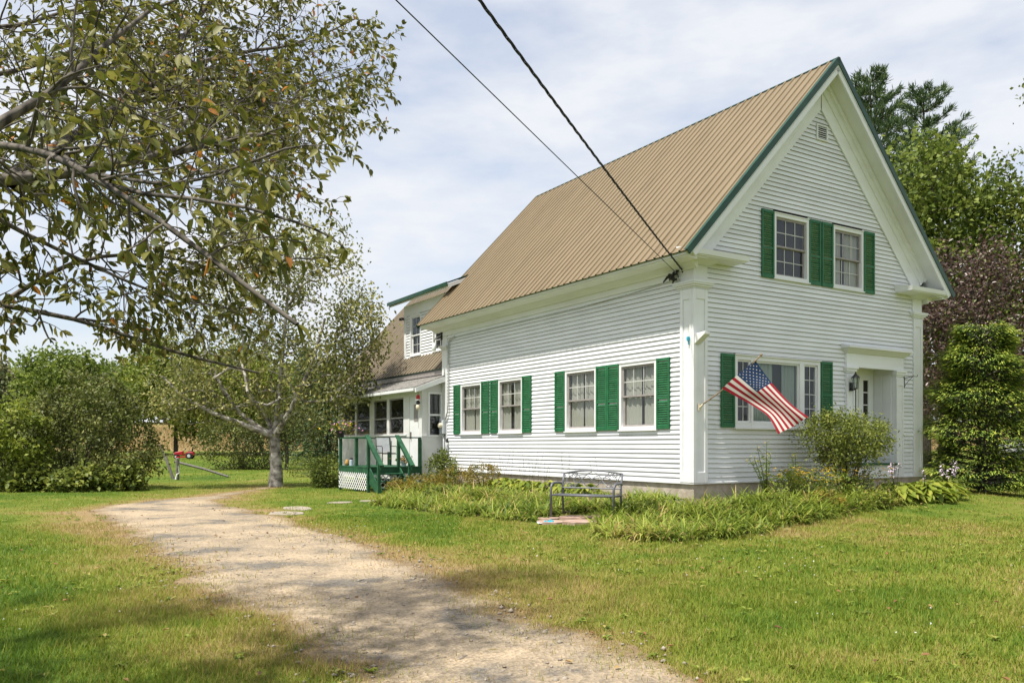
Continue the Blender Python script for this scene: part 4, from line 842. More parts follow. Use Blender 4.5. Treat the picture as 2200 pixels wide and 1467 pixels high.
for X in (-2.57, -1.555):
    b = MB(T); b.extrude([(X - .02, 11.36, .30), (X - .02, 11.36, .80), (X - .02, 11.15, .63), (X - .02, 10.88, .42), (X - .02, 10.45, .16), (X - .02, 10.45, .03), (X - .02, 10.8, .03)], (.04, 0, 0)); b.build('stringer', 'deckgreen', dk)
    b = MB(T); g0 = gz(X, 10.52); b.box((X - .045 - .066, 10.47, g0 - .05), (X + .045 - .066, 10.56, .98)); b.build('newel_post', 'deckgreen', dk, bevel=.004)
    b = MB(T); b.hexa([(X - .066 - .07, 10.30, .87), (X - .066 + .07, 10.30, .87), (X - .066 + .07, 11.46, 1.80), (X - .066 - .07, 11.46, 1.80)], [(X - .066 - .07, 10.28, .91), (X - .066 + .07, 10.28, .91), (X - .066 + .07, 11.44, 1.84), (X - .066 - .07, 11.44, 1.84)])
    b.hexa([(X - .066 - .02, 10.33, .76), (X - .066 + .02, 10.33, .76), (X - .066 + .02, 11.40, 1.62), (X - .066 - .02, 11.40, 1.62)], [(X - .066 - .02, 10.32, .868), (X - .066 + .02, 10.32, .868), (X - .066 + .02, 11.40, 1.735), (X - .066 - .02, 11.40, 1.735)]); b.build('stair_rail', 'deckgreen', dk)
# black metal armchair
X, Y = -1.35, 12.9; r_ = hroot('patio_chair', X, Y, DKZ); tag(r_, 'black tubular metal armchair standing on the green deck', 'chair')
b = MB(); b.box((-.24, -.22, .40), (.24, .24, .425)); b.build('seat', 'black', r_)
b = MB(); b.hexa([(-.22, .22, .45), (.22, .22, .45), (.22, .235, .45), (-.22, .235, .45)], [(-.22, .32, .92), (.22, .32, .92), (.22, .335, .92), (-.22, .335, .92)]); b.build('backrest', 'meter', r_)
for sx in (-.26, .26):
    b = MB(); b.tube([(sx, -.26, 0), (sx, -.25, .60), (sx, -.20, .64), (sx, .18, .64), (sx, .27, .62)], .013, 6); b.build('leg', 'black', r_, smooth=True)
    b = MB(); b.tube([(sx, .26, 0), (sx, .22, .42), (sx, .34, .96)], .013, 6); b.build('leg', 'black', r_, smooth=True)
b = MB(); b.tube([(-.26, -.255, .38), (.26, -.255, .38)], .011, 6); b.tube([(-.26, .22, .42), (.26, .22, .42)], .011, 6); b.tube([(-.26, .34, .95), (.26, .34, .95)], .011, 6); b.build('stretcher', 'black', r_)
def flowerpot(name, label, X, Y, Z, pot_m, h, r, blooms, spread, n=140, leaf='mid_leaf'):
    q = hroot(name, X, Y, Z); tag(q, label, 'flower pot'); b = MB(); b.lathe([(r * .7, 0), (r, h * .9), (r * 1.08, h * .9), (r * 1.08, h), (r * .9, h), (r * .85, h * .85)], n=14); b.build('pot', pot_m, q, smooth=False)
    c = rng.normal(size=(n, 3)) * np.array([spread, spread, spread * .55]) + np.array([0, 0, h + spread * .35]); c[:, 2] = np.maximum(c[:, 2], h * .6); leaf_obj('foliage', c, leaf, q, .09, .05)
    for pm, k in blooms:
        c = rng.normal(size=(k, 3)) * np.array([spread, spread, spread * .5]) * 1.1 + np.array([0, 0, h + spread * .6]); c[:, 2] = np.maximum(c[:, 2], h * .7)
        cc = np.repeat(c, 5, 0); leaf_obj('blossom', cc, pm, q, .055, .05, up=.8)
flowerpot('planter', 'dark planter of pink and yellow flowers on the far railing corner', DKX0 + .045, DKY1 - .05, 1.775, 'black', .24, .15, [('petal_pink', 26), ('petal_yellow', 16)], .22, 260)
flowerpot('flower_pot', 'small pot of rusty red flowers on the deck behind the stair rail', -1.25, 11.75, DKZ, 'palepot', .16, .10, [('fallen', 30)], .12, 60, 'rust_leaf')
q = hroot('ochre_jug', DKX0 + .16, DKY1 - .35, DKZ); tag(q, 'small ochre jug on the deck at the far corner post', 'jug'); b = MB(); b.lathe([(.04, 0), (.075, .04), (.08, .10), (.05, .17), (.045, .2)], n=12); b.build('jug_body', 'terracotta', q, smooth=True); b = MB(); b.tube([(.05, 0, .18), (.1, 0, .15), (.08, 0, .08)], .01, 5); b.build('handle', 'terracotta', q)
q = hroot('watering_can', DKX0 + .18, DKY1 - .68, DKZ); tag(q, 'pale blue can with dark lid on the deck beside the ochre jug', 'can'); b = MB(); b.lathe([(.06, 0), (.065, .01), (.062, .18), (.05, .2)], n=12); b.build('can_body', 'palepot', q); b = MB(); b.lathe([(.055, .2), (.055, .24), (.02, .26)], n=12); b.build('lid', 'black', q)
# bird feeder hung from the porch eave
q = hroot('bird_feeder', -.93, 11.36, 2.6); tag(q, 'hanging bird ornament with red cap and thin chime rod by the porch corner', 'bird feeder')
b = MB(); b.tube([(0, 0, .66), (0, 0, .52)], .006, 5); b.build('hanger', 'black', q)
b = MB(); b.lathe([(.03, .38), (.055, .40), (.06, .47), (.045, .52), (.02, .53)], n=12); b.build('red_cap', 'red', q, smooth=True)
b = MB(); b.lathe([(.09, .355), (.085, .37), (.02, .385)], n=12); b.build('perch_tray', 'steel', q)
b = MB(); b.lathe([(.01, .02), (.06, .05), (.075, .13), (.06, .2), (.04, .22)], n=12); b.build('feeder_body', 'cream', q, smooth=True)
b = MB(); b.lathe([(.04, .221), (.075, .26), (.05, .32), (.015, .35)], n=10); b.build('bird_figure', 'black', q, smooth=True)
b = MB(); b.tube([(0, 0, .02), (.01, 0, -.55)], .007, 5); b.build('chime_rod', 'conduit', q)

# ================================================================== BENCH, FLAG, WIRES
bx, by = 1.326 + .25 * .462, 15.6 + .25 * .887; bz = float(ground_z(bx, by)) + .035
bench = empty('garden_bench', (bx, by, bz), math.atan2(-.462, .887)); tag(bench, 'grey steel garden bench with scrollwork back on a flagstone pad', 'bench')
HL = .64
for sx in (-1, 1):
    X = sx * HL
    b = MB(); arc = [(X, -.27, 0), (X, -.27, .50)] + [(X, -.27 + .12 * (1 - math.cos(a)), .50 + .13 * math.sin(a)) for a in np.linspace(.2, 1.57, 6)] + [(X, .05, .635), (X, .20, .615)]
    b.tube(arc, .024, 8); b.build('leg', 'iron', bench, smooth=True)
    b = MB(); b.tube([(X * .95, .26, 0), (X * .95, .20, .40), (X * .95, .215, .60), (X * .95, .29, .82)], .022, 8); b.build('leg', 'iron', bench, smooth=True)
    b = MB(); b.tube([(X * .96, -.255, .40), (X * .96, .20, .40)], .02, 6); b.build('seat_support', 'iron', bench)
for k in range(6):
    b = MB(); y = -.25 + k * .085; b.box((-HL, y, .41 - .006 * abs(k - 2.5)), (HL, y + .06, .425 - .006 * abs(k - 2.5))); b.build('seat_slat', 'iron', bench)
b = MB(); b.tube([(-HL, -.265, .405), (HL, -.265, .405)], .018, 8); b.build('front_rail', 'iron', bench, smooth=True)
def bk(x, z): return (x, .215 + (z - .60) * .34, z)
b = MB(); b.tube([bk(x, .80 + .07 * (1 - (x / HL) ** 2)) for x in np.linspace(-HL * .97, HL * .97, 21)], .02, 6); b.build('top_rail', 'iron', bench, smooth=True)
b = MB(); b.tube([bk(-HL * .95, .53), bk(HL * .95, .53)], .016, 6); b.build('lower_rail', 'iron', bench)
b = MB(); sc = []
def ell(cx, cz, rx, rz, a0=0, a1=2 * math.pi, n=22): return [bk(cx + rx * math.cos(a), cz + rz * math.sin(a)) for a in np.linspace(a0, a1, n)]
for sx in (-1, 1):
    sc += [ell(sx * .20, .68, .19, .055), ell(sx * .20, .68, .30 * .62, .10, .2, math.pi - .2), ell(sx * .46, .78, .045, .045), ell(sx * .46, .58, .045, .045), ell(sx * .36, .80, .04, .035), ell(sx * .36, .575, .04, .035)]
    sc.append([bk(sx * (.02 + .36 * t), .84 - .28 * t + .03 * math.sin(t * 6.3)) for t in np.linspace(0, 1, 16)]); sc.append([bk(sx * (.02 + .36 * t), .54 + .26 * t - .03 * math.sin(t * 6.3)) for t in np.linspace(0, 1, 16)])
    sc.append([bk(sx * (.58 - .16 * t), .56 + .22 * math.sin(t * 1.57)) for t in np.linspace(0, 1, 12)]); sc.append([bk(sx * (.58 - .16 * t), .78 - .22 * math.sin(t * 1.57)) for t in np.linspace(0, 1, 12)])
for s in sc: b.tube(s, .0085, 5)
b.build('scrollwork', 'iron', bench)
# flagstones under the bench
fs = [(.75, 15.62, .42, .36), (1.30, 15.38, .5, .42), (1.25, 15.95, .5, .35), (.72, 16.1, .35, .3), (1.75, 15.75, .34, .4), (1.72, 15.25, .3, .28)]
for i, (x, y, rx, ry) in enumerate(fs):
    n = 9; z = float(ground_z(x, y)); a = sorted(random.uniform(0, 6.28) for _ in range(n)); a = [2 * math.pi * (k + random.uniform(-.2, .2)) / n for k in range(n)]
    b = MB(); ring = [(rx * .68 * math.cos(t) * random.uniform(.9, 1.12), ry * .72 * math.sin(t) * random.uniform(.9, 1.12), -.04) for t in a]; b.extrude(ring, (0, 0, .075)); o_ = b.build('flagstone', 'flagstone', bevel=.008); o_.location = (x, y, z)
    tag(o_, 'reddish flagstone ' + ('at the left front foot of the bench', 'largest of the pad, before the middle of the bench', 'under the middle of the bench seat', 'behind the left arm of the bench', 'under the right arm of the bench', 'smallest, before the right front foot of the bench')[i], 'paving stone', 'flagstones under the bench')
for i, (x, y, rx, ry, lab) in enumerate([(-4.95, 18.2, .42, .5, 'pale stepping stone at the gravel edge'), (-5.1, 19.7, .34, .62, 'long pale stepping stone lying second from the gravel'), (-4.5, 21.6, .35, .25, 'small pale stepping stone in grass before the deck steps'), (-3.85, 22.2, .3, .2, 'narrow pale stepping stone closest to the deck steps')]):
    b = MB(); n = 8; ring = [(rx * math.cos(2 * math.pi * k / n) * random.uniform(.82, 1.1), ry * math.sin(2 * math.pi * k / n) * random.uniform(.82, 1.1), -.05) for k in range(n)]; b.extrude(ring, (0, 0, .075)); o_ = b.build('stepping_stone', 'slab', bevel=.015); o_.location = (x, y, float(ground_z(x, y))); o_.rotation_euler = (0, 0, .5); tag(o_, lab, 'stepping stone', 'stepping stones to the deck')
# crumpled blue and white packet beside the bench leg
q = empty('plastic_packet', (.62, 15.50, float(ground_z(.62, 15.5)) + .005)); tag(q, 'crumpled blue and white plastic packet on the ground by the bench leg', 'packet')
def crumple(name, m, c, s, seed):
    r2 = np.random.default_rng(seed); n = 7; b = MB(); vs = []; 
    for i in range(n):
        for j in range(n): vs.append((c[0] + (i / (n - 1) - .5) * s[0] + r2.normal() * .008, c[1] + (j / (n - 1) - .5) * s[1] + r2.normal() * .008, .01 + abs(r2.normal()) * s[2]))
    b.add(vs, [(i * n + j, (i + 1) * n + j, (i + 1) * n + j + 1, i * n + j + 1) for i in range(n - 1) for j in range(n - 1)]); b.build(name, m, q)
crumple('blue_part', 'blue', (.07, 0), (.17, .14, .035), 3); crumple('white_part', 'vinyl', (-.08, -.02), (.13, .11, .015), 4)

# flag on its pole
flag = hroot('american_flag', .12, -.05, 2.32); tag(flag, 'stars and stripes flag on a slanted wooden pole at the corner pilaster', 'flag'); T = off(.12, -.05, 2.32)
p0 = Vector((.12, -.045, 2.32)); p1 = Vector((.735, -1.16, 3.335))
b = MB(T); b.tube([p0 + (p1 - p0) * t + Vector((0, 0, -.06 * math.sin(math.pi * t))) for t in np.linspace(0, 1, 9)], [.014] * 9, 8); b.build('pole', 'wood', flag, smooth=True)
b = MB(T); b.lathe([(.005, -.03), (.024, -.015), (.028, 0), (.022, .02), (.005, .03)], tuple(p1), 10); b.build('finial', 'wood', flag, smooth=True)
b = MB(T); b.box((.09, -.062, 2.24), (.15, -.045, 2.38)); b.tube([(.12, -.055, 2.30), (.155, -.115, 2.365)], .022, 8); b.build('pole_bracket', 'cream', flag)
top = np.array([(.674, -1.05, 3.241), (.81, -1.20, 2.94), (.919, -1.38, 2.66), (1.044, -1.65, 2.327), (1.249, -1.9, 2.054)])
bot = np.array([(.202, -.60, 2.673), (.44, -.78, 2.50), (.649, -.95, 2.346), (.86, -1.22, 2.09), (.897, -1.45, 1.724)])
def flag_pt(u, v):      # u along the fly 0..1, v down the hoist 0..1
    t = u * 4; i = min(int(t), 3); fr = t - i
    def cr(P):
        a, b_, c_, d_ = P[max(i - 1, 0)], P[i], P[i + 1], P[min(i + 2, 4)]
        return .5 * ((2 * b_) + (-a + c_) * fr + (2 * a - 5 * b_ + 4 * c_ - d_) * fr ** 2 + (-a + 3 * b_ - 3 * c_ + d_) * fr ** 3)
    p = cr(top) * (1 - v) + cr(bot) * v; nrm_ = np.array([.78, .55, -.2]); 
    return p + nrm_ * (.035 * math.sin(v * 7 + u * 4.5) * (.25 + u) + .02 * math.sin(u * 11 + v * 2) * u)
NU, NV = 40, 26; b = MB(T); vs = [tuple(flag_pt(i / NU, j / NV)) for i in range(NU + 1) for j in range(NV + 1)]
fs_ = []; mi = []
for i in range(NU):
    for j in range(NV):
        fs_.append((i * (NV + 1) + j, (i + 1) * (NV + 1) + j, (i + 1) * (NV + 1) + j + 1, i * (NV + 1) + j + 1)); s = j // 2
        mi.append(2 if (i < 16 and s < 7) else (0 if s % 2 == 0 else 1))
b.add(vs, fs_); b.mi = mi; fl = b.build('cloth', ['fred', 'fwhite', 'fblue'], flag, smooth=True)
b = MB(T)
for row in range(9):
    for c_ in range(6 if row % 2 == 0 else 5):
        u0 = (.033 + (c_ + (0 if row % 2 == 0 else .5)) * .0667) * 1.0; v0 = (row + 1) * .0538
        for sgn in (1, -1):
            pc = flag_pt(u0, v0); du = flag_pt(u0 + .012, v0) - pc; dv = flag_pt(u0, v0 + .02) - pc; nn = np.cross(du, dv); nn = nn / np.linalg.norm(nn) * .003 * sgn
            pts = [pc + nn]
            for k in range(10):
                rr = 1.0 if k % 2 == 0 else .4; a = math.pi / 2 + k * math.pi / 5; pts.append(pc + nn + du * rr * math.cos(a) * 1.0 - dv * rr * math.sin(a) * 1.0)
            b.add([tuple(p) for p in pts], [(0, k + 1, (k + 1) % 10 + 1) for k in range(10)])
tag(b.build('star', 'fwhite', fl), kind='stuff')

# service wires from the street to the house corner
ax, ay = to_world(-.07, .32); A = Vector((ax, ay, 5.12))
def wire(name, label, far, start, r, sag, twist=0, n=60):
    far = Vector(far); d = far - start; end = start + d * 1.9; q = empty(name, tuple(start)); tag(q, label, 'wire', 'overhead wires to the house'); pts = []
    for i in range(n + 1):
        t = i / n; p = (end - start) * t; p.z -= sag * 4 * t * (1 - t); pts.append(p)
    b = MB()
    if not twist: b.tube(pts, r, 6)
    else:
        for ph in (0, 2.09, 4.19):
            pp = []
            for i in range(n * 5 + 1):
                t = i / (n * 5); p = (end - start) * t; p.z -= sag * 4 * t * (1 - t); a = t * twist + ph; pp.append(p + Vector((math.cos(a), 0, math.sin(a))) * r * .85)
            b.tube(pp, r * .62, 5)
    b.build('conductor', 'cable', q, smooth=True); 
    k = MB(); k.tube([(0, 0, 0), (.03, .06, -.06), (.02, .1, -.02)], r * 1.2, 6); k.build('loop', 'cable', q); return q
wire('telephone_wire', 'thin straight black wire running from the sky to the house corner', pt(850, 0, 8.0), A + Vector((-.05, .05, .03)), .007, .0)
wire('service_cable', 'thick twisted black power cable running from the sky to the house corner', pt(1048, 0, 8.5), A + Vector((.03, -.03, .10)), .014, .12, twist=150)
q = hroot('cable_splice', -.06, .35, 5.05); tag(q, 'tangle of black cable splices under the near eave corner', 'cable clamp')
b = MB()
for k in range(9):
    p = Vector((-.03 + random.uniform(-.03, .0), random.uniform(-.05, .45), random.uniform(-.05, .09))); e = p + Vector((random.uniform(-.06, .02), random.uniform(-.12, .3), random.uniform(-.1, .08))); b.tube([p, (p + e) / 2 + Vector((-.03, 0, .04)), e], [.022, .03, .016], 6)
b.build('splices', 'black', q)
b = MB(); b.tube([(0.02, .4, 0), (.03, 1.6, -.06), (.02, 3.5, -.10), (.02, 6.5, -.10), (.02, 10.2, -.10)], .01, 5); b.build('wall_cable', 'conduit', q)

# ================================================================== VEGETATION
def blades_np(c, d, ln, wd, lean, curl, segs=2):
    """grass-like blades: c foot, d horizontal lean direction; returns verts, faces, faces per blade"""
    n = len(c); d = np.asarray(d); side = np.stack([-d[:, 1], d[:, 0], np.zeros(n)], 1); dh = np.stack([d[:, 0], d[:, 1], np.zeros(n)], 1); up = np.array([0, 0, 1.])
    ln = np.broadcast_to(ln, (n,))[:, None]; wd = np.broadcast_to(wd, (n,))[:, None]; lean = np.broadcast_to(lean, (n,))[:, None]; curl = np.broadcast_to(curl, (n,))[:, None]
    rows = []; p = np.array(c, float)
    for s in range(segs + 1):
        t = s / segs; a = lean + curl * t
        if s: p = p + ln / segs * (dh * np.sin(a) + up * np.cos(a))
        rows.append((p.copy(), wd * (1 - t) ** .6 if s < segs else None))
    vs = []
    for p, w in rows:
        if w is None: vs.append(p)
        else: vs += [p - side * w / 2, p + side * w / 2]
    v = np.stack(vs, 1).reshape(-1, 3); K = len(vs); i = np.arange(n)[:, None] * K; tri = []
    for s in range(segs):
        a = 2 * s
        if s < segs - 1: tri += [[a, a + 1, a + 3], [a, a + 3, a + 2]]
        else: tri += [[a, a + 1, a + 2]]
    f = np.concatenate([i + np.array([q]) for q in tri], 1).reshape(-1, 3); return v, [f], len(tri)
def rdir(n): a = rng.uniform(0, 2 * np.pi, n); return np.stack([np.cos(a), np.sin(a)], 1)

# ---- lawn grass (finer near the path where people stand, sparser far off)
def scatter_ring(n, r0, r1, a0=-44, a1=44):
    r = np.sqrt(rng.uniform(r0 * r0, r1 * r1, n)); a = np.radians(rng.uniform(a0, a1, n)); return r * np.sin(a), r * np.cos(a)
HB = [to_world(-.05, -.02), to_world(W, -.02), to_world(W, 22), to_world(-.85, 22), to_world(-.85, L), to_world(-.05, L)]
DECKP = [to_world(-2.63, 10.6), to_world(-.7, 10.6), to_world(-.7, 13.9), to_world(-2.63, 13.9)]
FSP = [(.35, 15.3), (1.5, 15.05), (2.0, 15.1), (2.05, 16.2), (.8, 16.45), (.4, 16.0)]
def lawn_ok(x, y):
    ok = ~poly_inside(x, y, HB) & ~poly_inside(x, y, BED_L) & ~poly_inside(x, y, BED_R) & ~poly_inside(x, y, FSP) & ~poly_inside(x, y, DECKP)
    s = drive_mask(x, y); ok &= (s < 0) | (rng.uniform(0, 1, len(x)) < (.75 * np.exp(-np.maximum(s, 0) / .30)) + .05 * (fbm(x * .9, y * .9, 33) > .56))
    return ok
for (n, r0, r1, ln, wd, segs) in ((220000, 3.6, 9.5, .06, .0062, 2), (190000, 9.5, 18, .062, .010, 2), (120000, 18, 36, .065, .016, 1), (46000, 36, 80, .09, .05, 1)):
    x, y = scatter_ring(n, r0, r1); k = lawn_ok(x, y); x, y = x[k], y[k]; d = dryness(x, y); m = len(x)
    tuft = .35 + 1.4 * fbm(x * 3.1, y * 3.1, 51, 4); thin = rng.uniform(0, 1, m) > np.clip(d - .62, 0, .6); x, y, d, tuft = x[thin], y[thin], d[thin], tuft[thin]; m = len(x)
    c = np.stack([x, y, ground_z(x, y) - .004], 1)
    v, f, kf = blades_np(c, rdir(m), ln * tuft * rng.uniform(.6, 1.35, m), wd * rng.uniform(.7, 1.3, m), rng.uniform(.1, .7, m), rng.uniform(.1, .8, m), segs)
    o = np_mesh('grass', v, f, 'grass', rnd=np.repeat(np.clip(d + rng.normal(0, .21, m), 0, 1), kf))
    tag(o, {3.6: 'short green grass blades in front of the gravel bend', 9.5: 'mown grass around the flower beds and drive', 18: 'mown grass beyond the drive by the pale barked tree', 36: 'far mown grass before the hay field'}[r0], 'grass', kind='stuff')
# white clover heads and fallen leaves
x, y = scatter_ring(620, 7, 16); k = lawn_ok(x, y) & (drive_mask(x, y) < -.2) & (fbm(x * .7, y * .7, 61) > .53); x, y = x[k], y[k]
c = np.repeat(np.stack([x, y, ground_z(x, y) + .045], 1), 6, 0); o = leaf_obj('clover_flowers', c, 'petal_white', None, .010, .009, up=.2); tag(o, 'tiny white clover heads scattered in the lawn', 'flower', kind='stuff')
x, y = scatter_ring(420, 4.5, 24); k = ~poly_inside(x, y, HB) & ~poly_inside(x, y, BED_R) & ~poly_inside(x, y, BED_L); x, y = x[k], y[k]
c = np.stack([x, y, ground_z(x, y) + np.where(drive_mask(x, y) > 0, .022, .05)], 1); ax_ = np.concatenate([rdir(len(x)), rng.normal(0, .15, (len(x), 1))], 1); o = leaf_obj('fallen_leaves', c, 'fallen', None, .06, .04, up=2, fine=True, axis=ax_, jitter=.1); tag(o, 'brown fallen leaves lying on grass and gravel', 'leaves', kind='stuff')
x, y = scatter_ring(1500, 4.5, 20); k = lawn_ok(x, y) & (drive_mask(x, y) < .1) & (fbm(x * .5, y * .5, 66) > .42); x, y = x[k], y[k]; m_ = 8
d_ = rdir(len(x) * m_); c = np.repeat(np.stack([x, y, ground_z(x, y) + .015], 1), m_, 0); o = leaf_obj('lawn_weeds', c, 'lily_leaf', None, .065, .026, up=1.5, fine=True, droop=.25, axis=np.concatenate([d_, rng.uniform(.2, .8, (len(d_), 1))], 1), jitter=.1); tag(o, 'flat rosettes of broad leaved weeds dotted through the lawn', 'weeds', kind='stuff')
x, y = scatter_ring(900, 4.5, 22); k = lawn_ok(x, y) & (drive_mask(x, y) < .35); x, y = x[k], y[k]; m_ = 16; n_ = len(x) * m_; cx_ = np.repeat(x, m_) + rng.normal(0, .035, n_); cy_ = np.repeat(y, m_) + rng.normal(0, .035, n_)
v, f, kf = blades_np(np.stack([cx_, cy_, ground_z(cx_, cy_)], 1), rdir(n_), rng.uniform(.06, .15, n_), .006, rng.uniform(.1, .7, n_), rng.uniform(.3, 1.3, n_), 3); tag(np_mesh('grass_tufts', v, f, 'grass', rnd=np.repeat(np.clip(np.repeat(rng.uniform(.05, .6, len(x)), m_) + rng.normal(0, .1, n_), 0, 1), kf)), 'longer coarse grass tufts standing out of the mown lawn', 'grass', kind='stuff')
# tan hay field beyond the lawn
n = 60000; x = rng.uniform(-110, 60, n); y = rng.uniform(92, 150, n); c = np.stack([x, y, ground_z(x, y)], 1); v, f, kf = blades_np(c, rdir(n), rng.uniform(.4, .9, n), .12, rng.uniform(.05, .4, n), .4, 1)
tag(np_mesh('hay_field', v, f, 'hay', rnd=np.repeat(rng.uniform(0, 1, n), kf)), 'tan uncut hay field beyond the mown lawn', 'hay', kind='stuff')

# ---- flower beds
def lily_patch(label, poly, edge, n_cl, ln=.46):
    xs = np.array([p[0] for p in poly]); ys = np.array([p[1] for p in poly]); x = rng.uniform(xs.min(), xs.max(), n_cl * 6); y = rng.uniform(ys.min(), ys.max(), n_cl * 6)
    X, Y = to_house(x, y); k = poly_inside(x, y, poly) & edge(X, Y); x, y = x[k][:n_cl], y[k][:n_cl]; m = 20
    cx = np.repeat(x, m) + rng.normal(0, .07, len(x) * m); cy = np.repeat(y, m) + rng.normal(0, .07, len(x) * m); n = len(cx)
    c = np.stack([cx, cy, ground_z(cx, cy)], 1); v, f, kf = blades_np(c, rdir(n), ln * np.repeat((.55 + .9 * fbm(x * 1.4, y * 1.4, 81, 3)) * rng.uniform(.75, 1.2, len(x)), m) * rng.uniform(.7, 1.2, n), .036, rng.uniform(.1, .7, n), rng.uniform(.7, 2.2, n), 4)
    r = np.clip(np.repeat(.15 + .7 * fbm(x * .9, y * .9, 83, 3) + rng.normal(0, .16, len(x)), m) + rng.normal(0, .18, n) + .5 * (rng.uniform(0, 1, n) < .07), 0, 1); tag(np_mesh('daylily_leaves', v, f, 'lily_leaf', rnd=np.repeat(r, kf)), label, 'plants', kind='stuff')
lily_patch('strappy daylily leaves filling the bed left of the garden bench', BED_L, lambda X, Y: (X < -1.9), 480, .44)
lily_patch('strappy daylily leaves bordering the bed in front of the gable', BED_R, lambda X, Y: ((Y < -1.2) & (X < 4.6)) | ((X < -1.3) & (Y < .6)), 720, .44)
lily_patch('low green seedlings close to the foundation corner', BED_R, lambda X, Y: (Y > -1.4) & (Y < -.25) & (X > -.2) & (X < 6), 130, .20)
lily_patch('low green weeds at the foot of the long wall', BED_L, lambda X, Y: (X > -2) & (X < -.25), 230, .22)
def hosta(label, X, Y, r, n=46, ll=.26, flower=0, m='hosta_leaf'):
    q = hroot('hosta_plant', X, Y, gz(X, Y)); tag(q, label, 'hosta'); d = rdir(n); rr = rng.uniform(.15, 1, n) ** .6 * r
    c = np.stack([d[:, 0] * rr * .75, d[:, 1] * rr * .75, (.40 - .28 * (rr / r) ** 2) * min(1, r * 2)], 1); axis = np.concatenate([d, rng.uniform(-.5, .25, (n, 1))], 1)
    leaf_obj('leaf', c, m, q, ll, ll * .62, up=1.2, droop=.35, fine=True, axis=axis, jitter=.2, rnd=np.clip(rng.normal(.5, .22, n), 0, 1), fold=.16)
    b = MB()
    for k in range(n): b.tube([(0, 0, -.02), (c[k][0] * .5, c[k][1] * .5, c[k][2] * .75), tuple(c[k])], .005, 3)
    b.build('stalk', m if isinstance(m, str) else m, q)
    if flower:
        for k in range(flower):
            a = rng.uniform(0, 6.28); t = np.array([math.cos(a), math.sin(a)]) * rng.uniform(.1, .5) * r; h = rng.uniform(.6, .85); b = MB(); b.tube([(0, 0, 0), (t[0] * .6, t[1] * .6, h * .6), (t[0], t[1], h)], .006, 4); b.build('flower_stem', 'mid_leaf', q)
            zz = rng.uniform(.62, 1.0, 14) * h; c2_ = np.stack([t[0] * zz / h, t[1] * zz / h, zz], 1) + rng.normal(0, .012, (14, 3)); ax_ = np.concatenate([rdir(14), np.full((14, 1), -.5)], 1); leaf_obj('blossom', c2_, 'petal_lilac', q, .055, .03, axis=ax_, fine=True)
    return q
hosta('broad yellow-green hosta spreading under the leafy shrub by the door', 4.5, -1.7, .55, 70, .27)
hosta('large yellow-green hosta mound below the door pilaster', 5.5, -1.75, .62, 95, .29, 2)
hosta('yellow-green hosta mound at the outer end of the gable bed', 6.35, -1.55, .62, 95, .28)
hosta('hosta with pale lilac flower spikes by the corner of the dark evergreen', 7.5, -1.1, .48, 50, .24, 9, 'mid_leaf')
hosta('hosta with lilac flower spikes below the front door sill', 5.9, -.75, .38, 40, .22, 6, 'mid_leaf')
for k, (X, Y) in enumerate(((-.8, 6.6), (-.85, 5.9), (-.9, 5.1), (-.85, 4.3), (-.9, 3.4), (-.95, 2.5))):
    hosta(('bright hosta along the long wall, %s' % ('left of the basement window', 'at the left jamb of the basement window', 'under the basement window', 'right of the basement window', 'behind the garden bench back', 'behind the right arm of the garden bench')[k]), X, Y, .38, 42, .19)
WB = lambda X, Y: (*to_world(X, Y), gz(X, Y))
for k, (X, Y, r, h, lab) in enumerate(((-1.9, 9.0, .55, .40, 'golden brown low shrub at the end of the bed by the deck'), (-1.35, 8.0, .6, .52, 'golden brown shrub below the second shuttered window'), (-1.0, 7.05, .5, .58, 'rounded golden brown shrub beside the hostas on the long wall'), (-2.4, 9.4, .42, .36, 'small rusty shrub next to the deck steps'))):
    bush('spirea_shrub', lab, WB(X, Y), [((0, 0, h * .55), (r, r, h * .6))], 'rust_leaf', 1500, .055, .032, group=None, stems=14, clump=14, cs=.05, srad=.008)
bush('peony_plant', 'tall leafy green plant with dark buds at the porch corner', WB(-.62, 10.35), [((0, 0, .55), (.42, .42, .55)), ((.02, 0, .95), (.2, .2, .3))], 'mid_leaf', 1300, .12, .045, stems=12, clump=10, cs=.07, droop=.3, srad=.008, stem_m='mid_leaf')
# tall yellow flowering weeds and yellow daisies in the gable bed
def stalk_plant(label, X, Y, h, n, m='lily_leaf', fl='petal_yellow', spread=.22):
    q = hroot('tall_weed', X, Y, gz(X, Y)); tag(q, label, 'plant'); b = MB(); cs = []; ax_ = []; tips = []
    for k in range(n):
        a = rng.uniform(0, 6.28); hh = h * rng.uniform(.6, 1) if k else h; e = np.array([math.cos(a) * spread * rng.uniform(.4, 1), math.sin(a) * spread * rng.uniform(.4, 1), hh]) if k else np.array([.02, 0, hh]); b.tube([(0, 0, 0), (e[0] * .35, e[1] * .35, hh * .5), tuple(e)], [.011, .008, .004], 5)
        for t in np.linspace(.2, 1, 26): cs.append(np.array([e[0] * t * t, e[1] * t * t, hh * t])); dd = rng.uniform(0, 6.28); ax_.append((math.cos(dd), math.sin(dd), .5))
        tips.append(e)
    b.build('stem', m, q); leaf_obj('leaf', np.array(cs), m, q, .13, .022, axis=np.array(ax_), droop=.2, rnd=rng.uniform(.2, .7, len(cs)))
    c = np.repeat(np.array(tips), 6, 0) + rng.normal(0, .04, (len(tips) * 6, 3)); leaf_obj('blossom', c, fl, q, .022, .02)
stalk_plant('tallest spiky weed with yellow tips in the gable bed under the flag', 1.35, -.75, 1.25, 8, spread=.45)
stalk_plant('shorter spiky weed standing between the flag and the leafy shrub', 2.45, -.6, .95, 4, spread=.2)
stalk_plant('green weed stalk growing from the golden brown shrubs on the long wall', -1.6, 7.6, .95, 2, spread=.06)
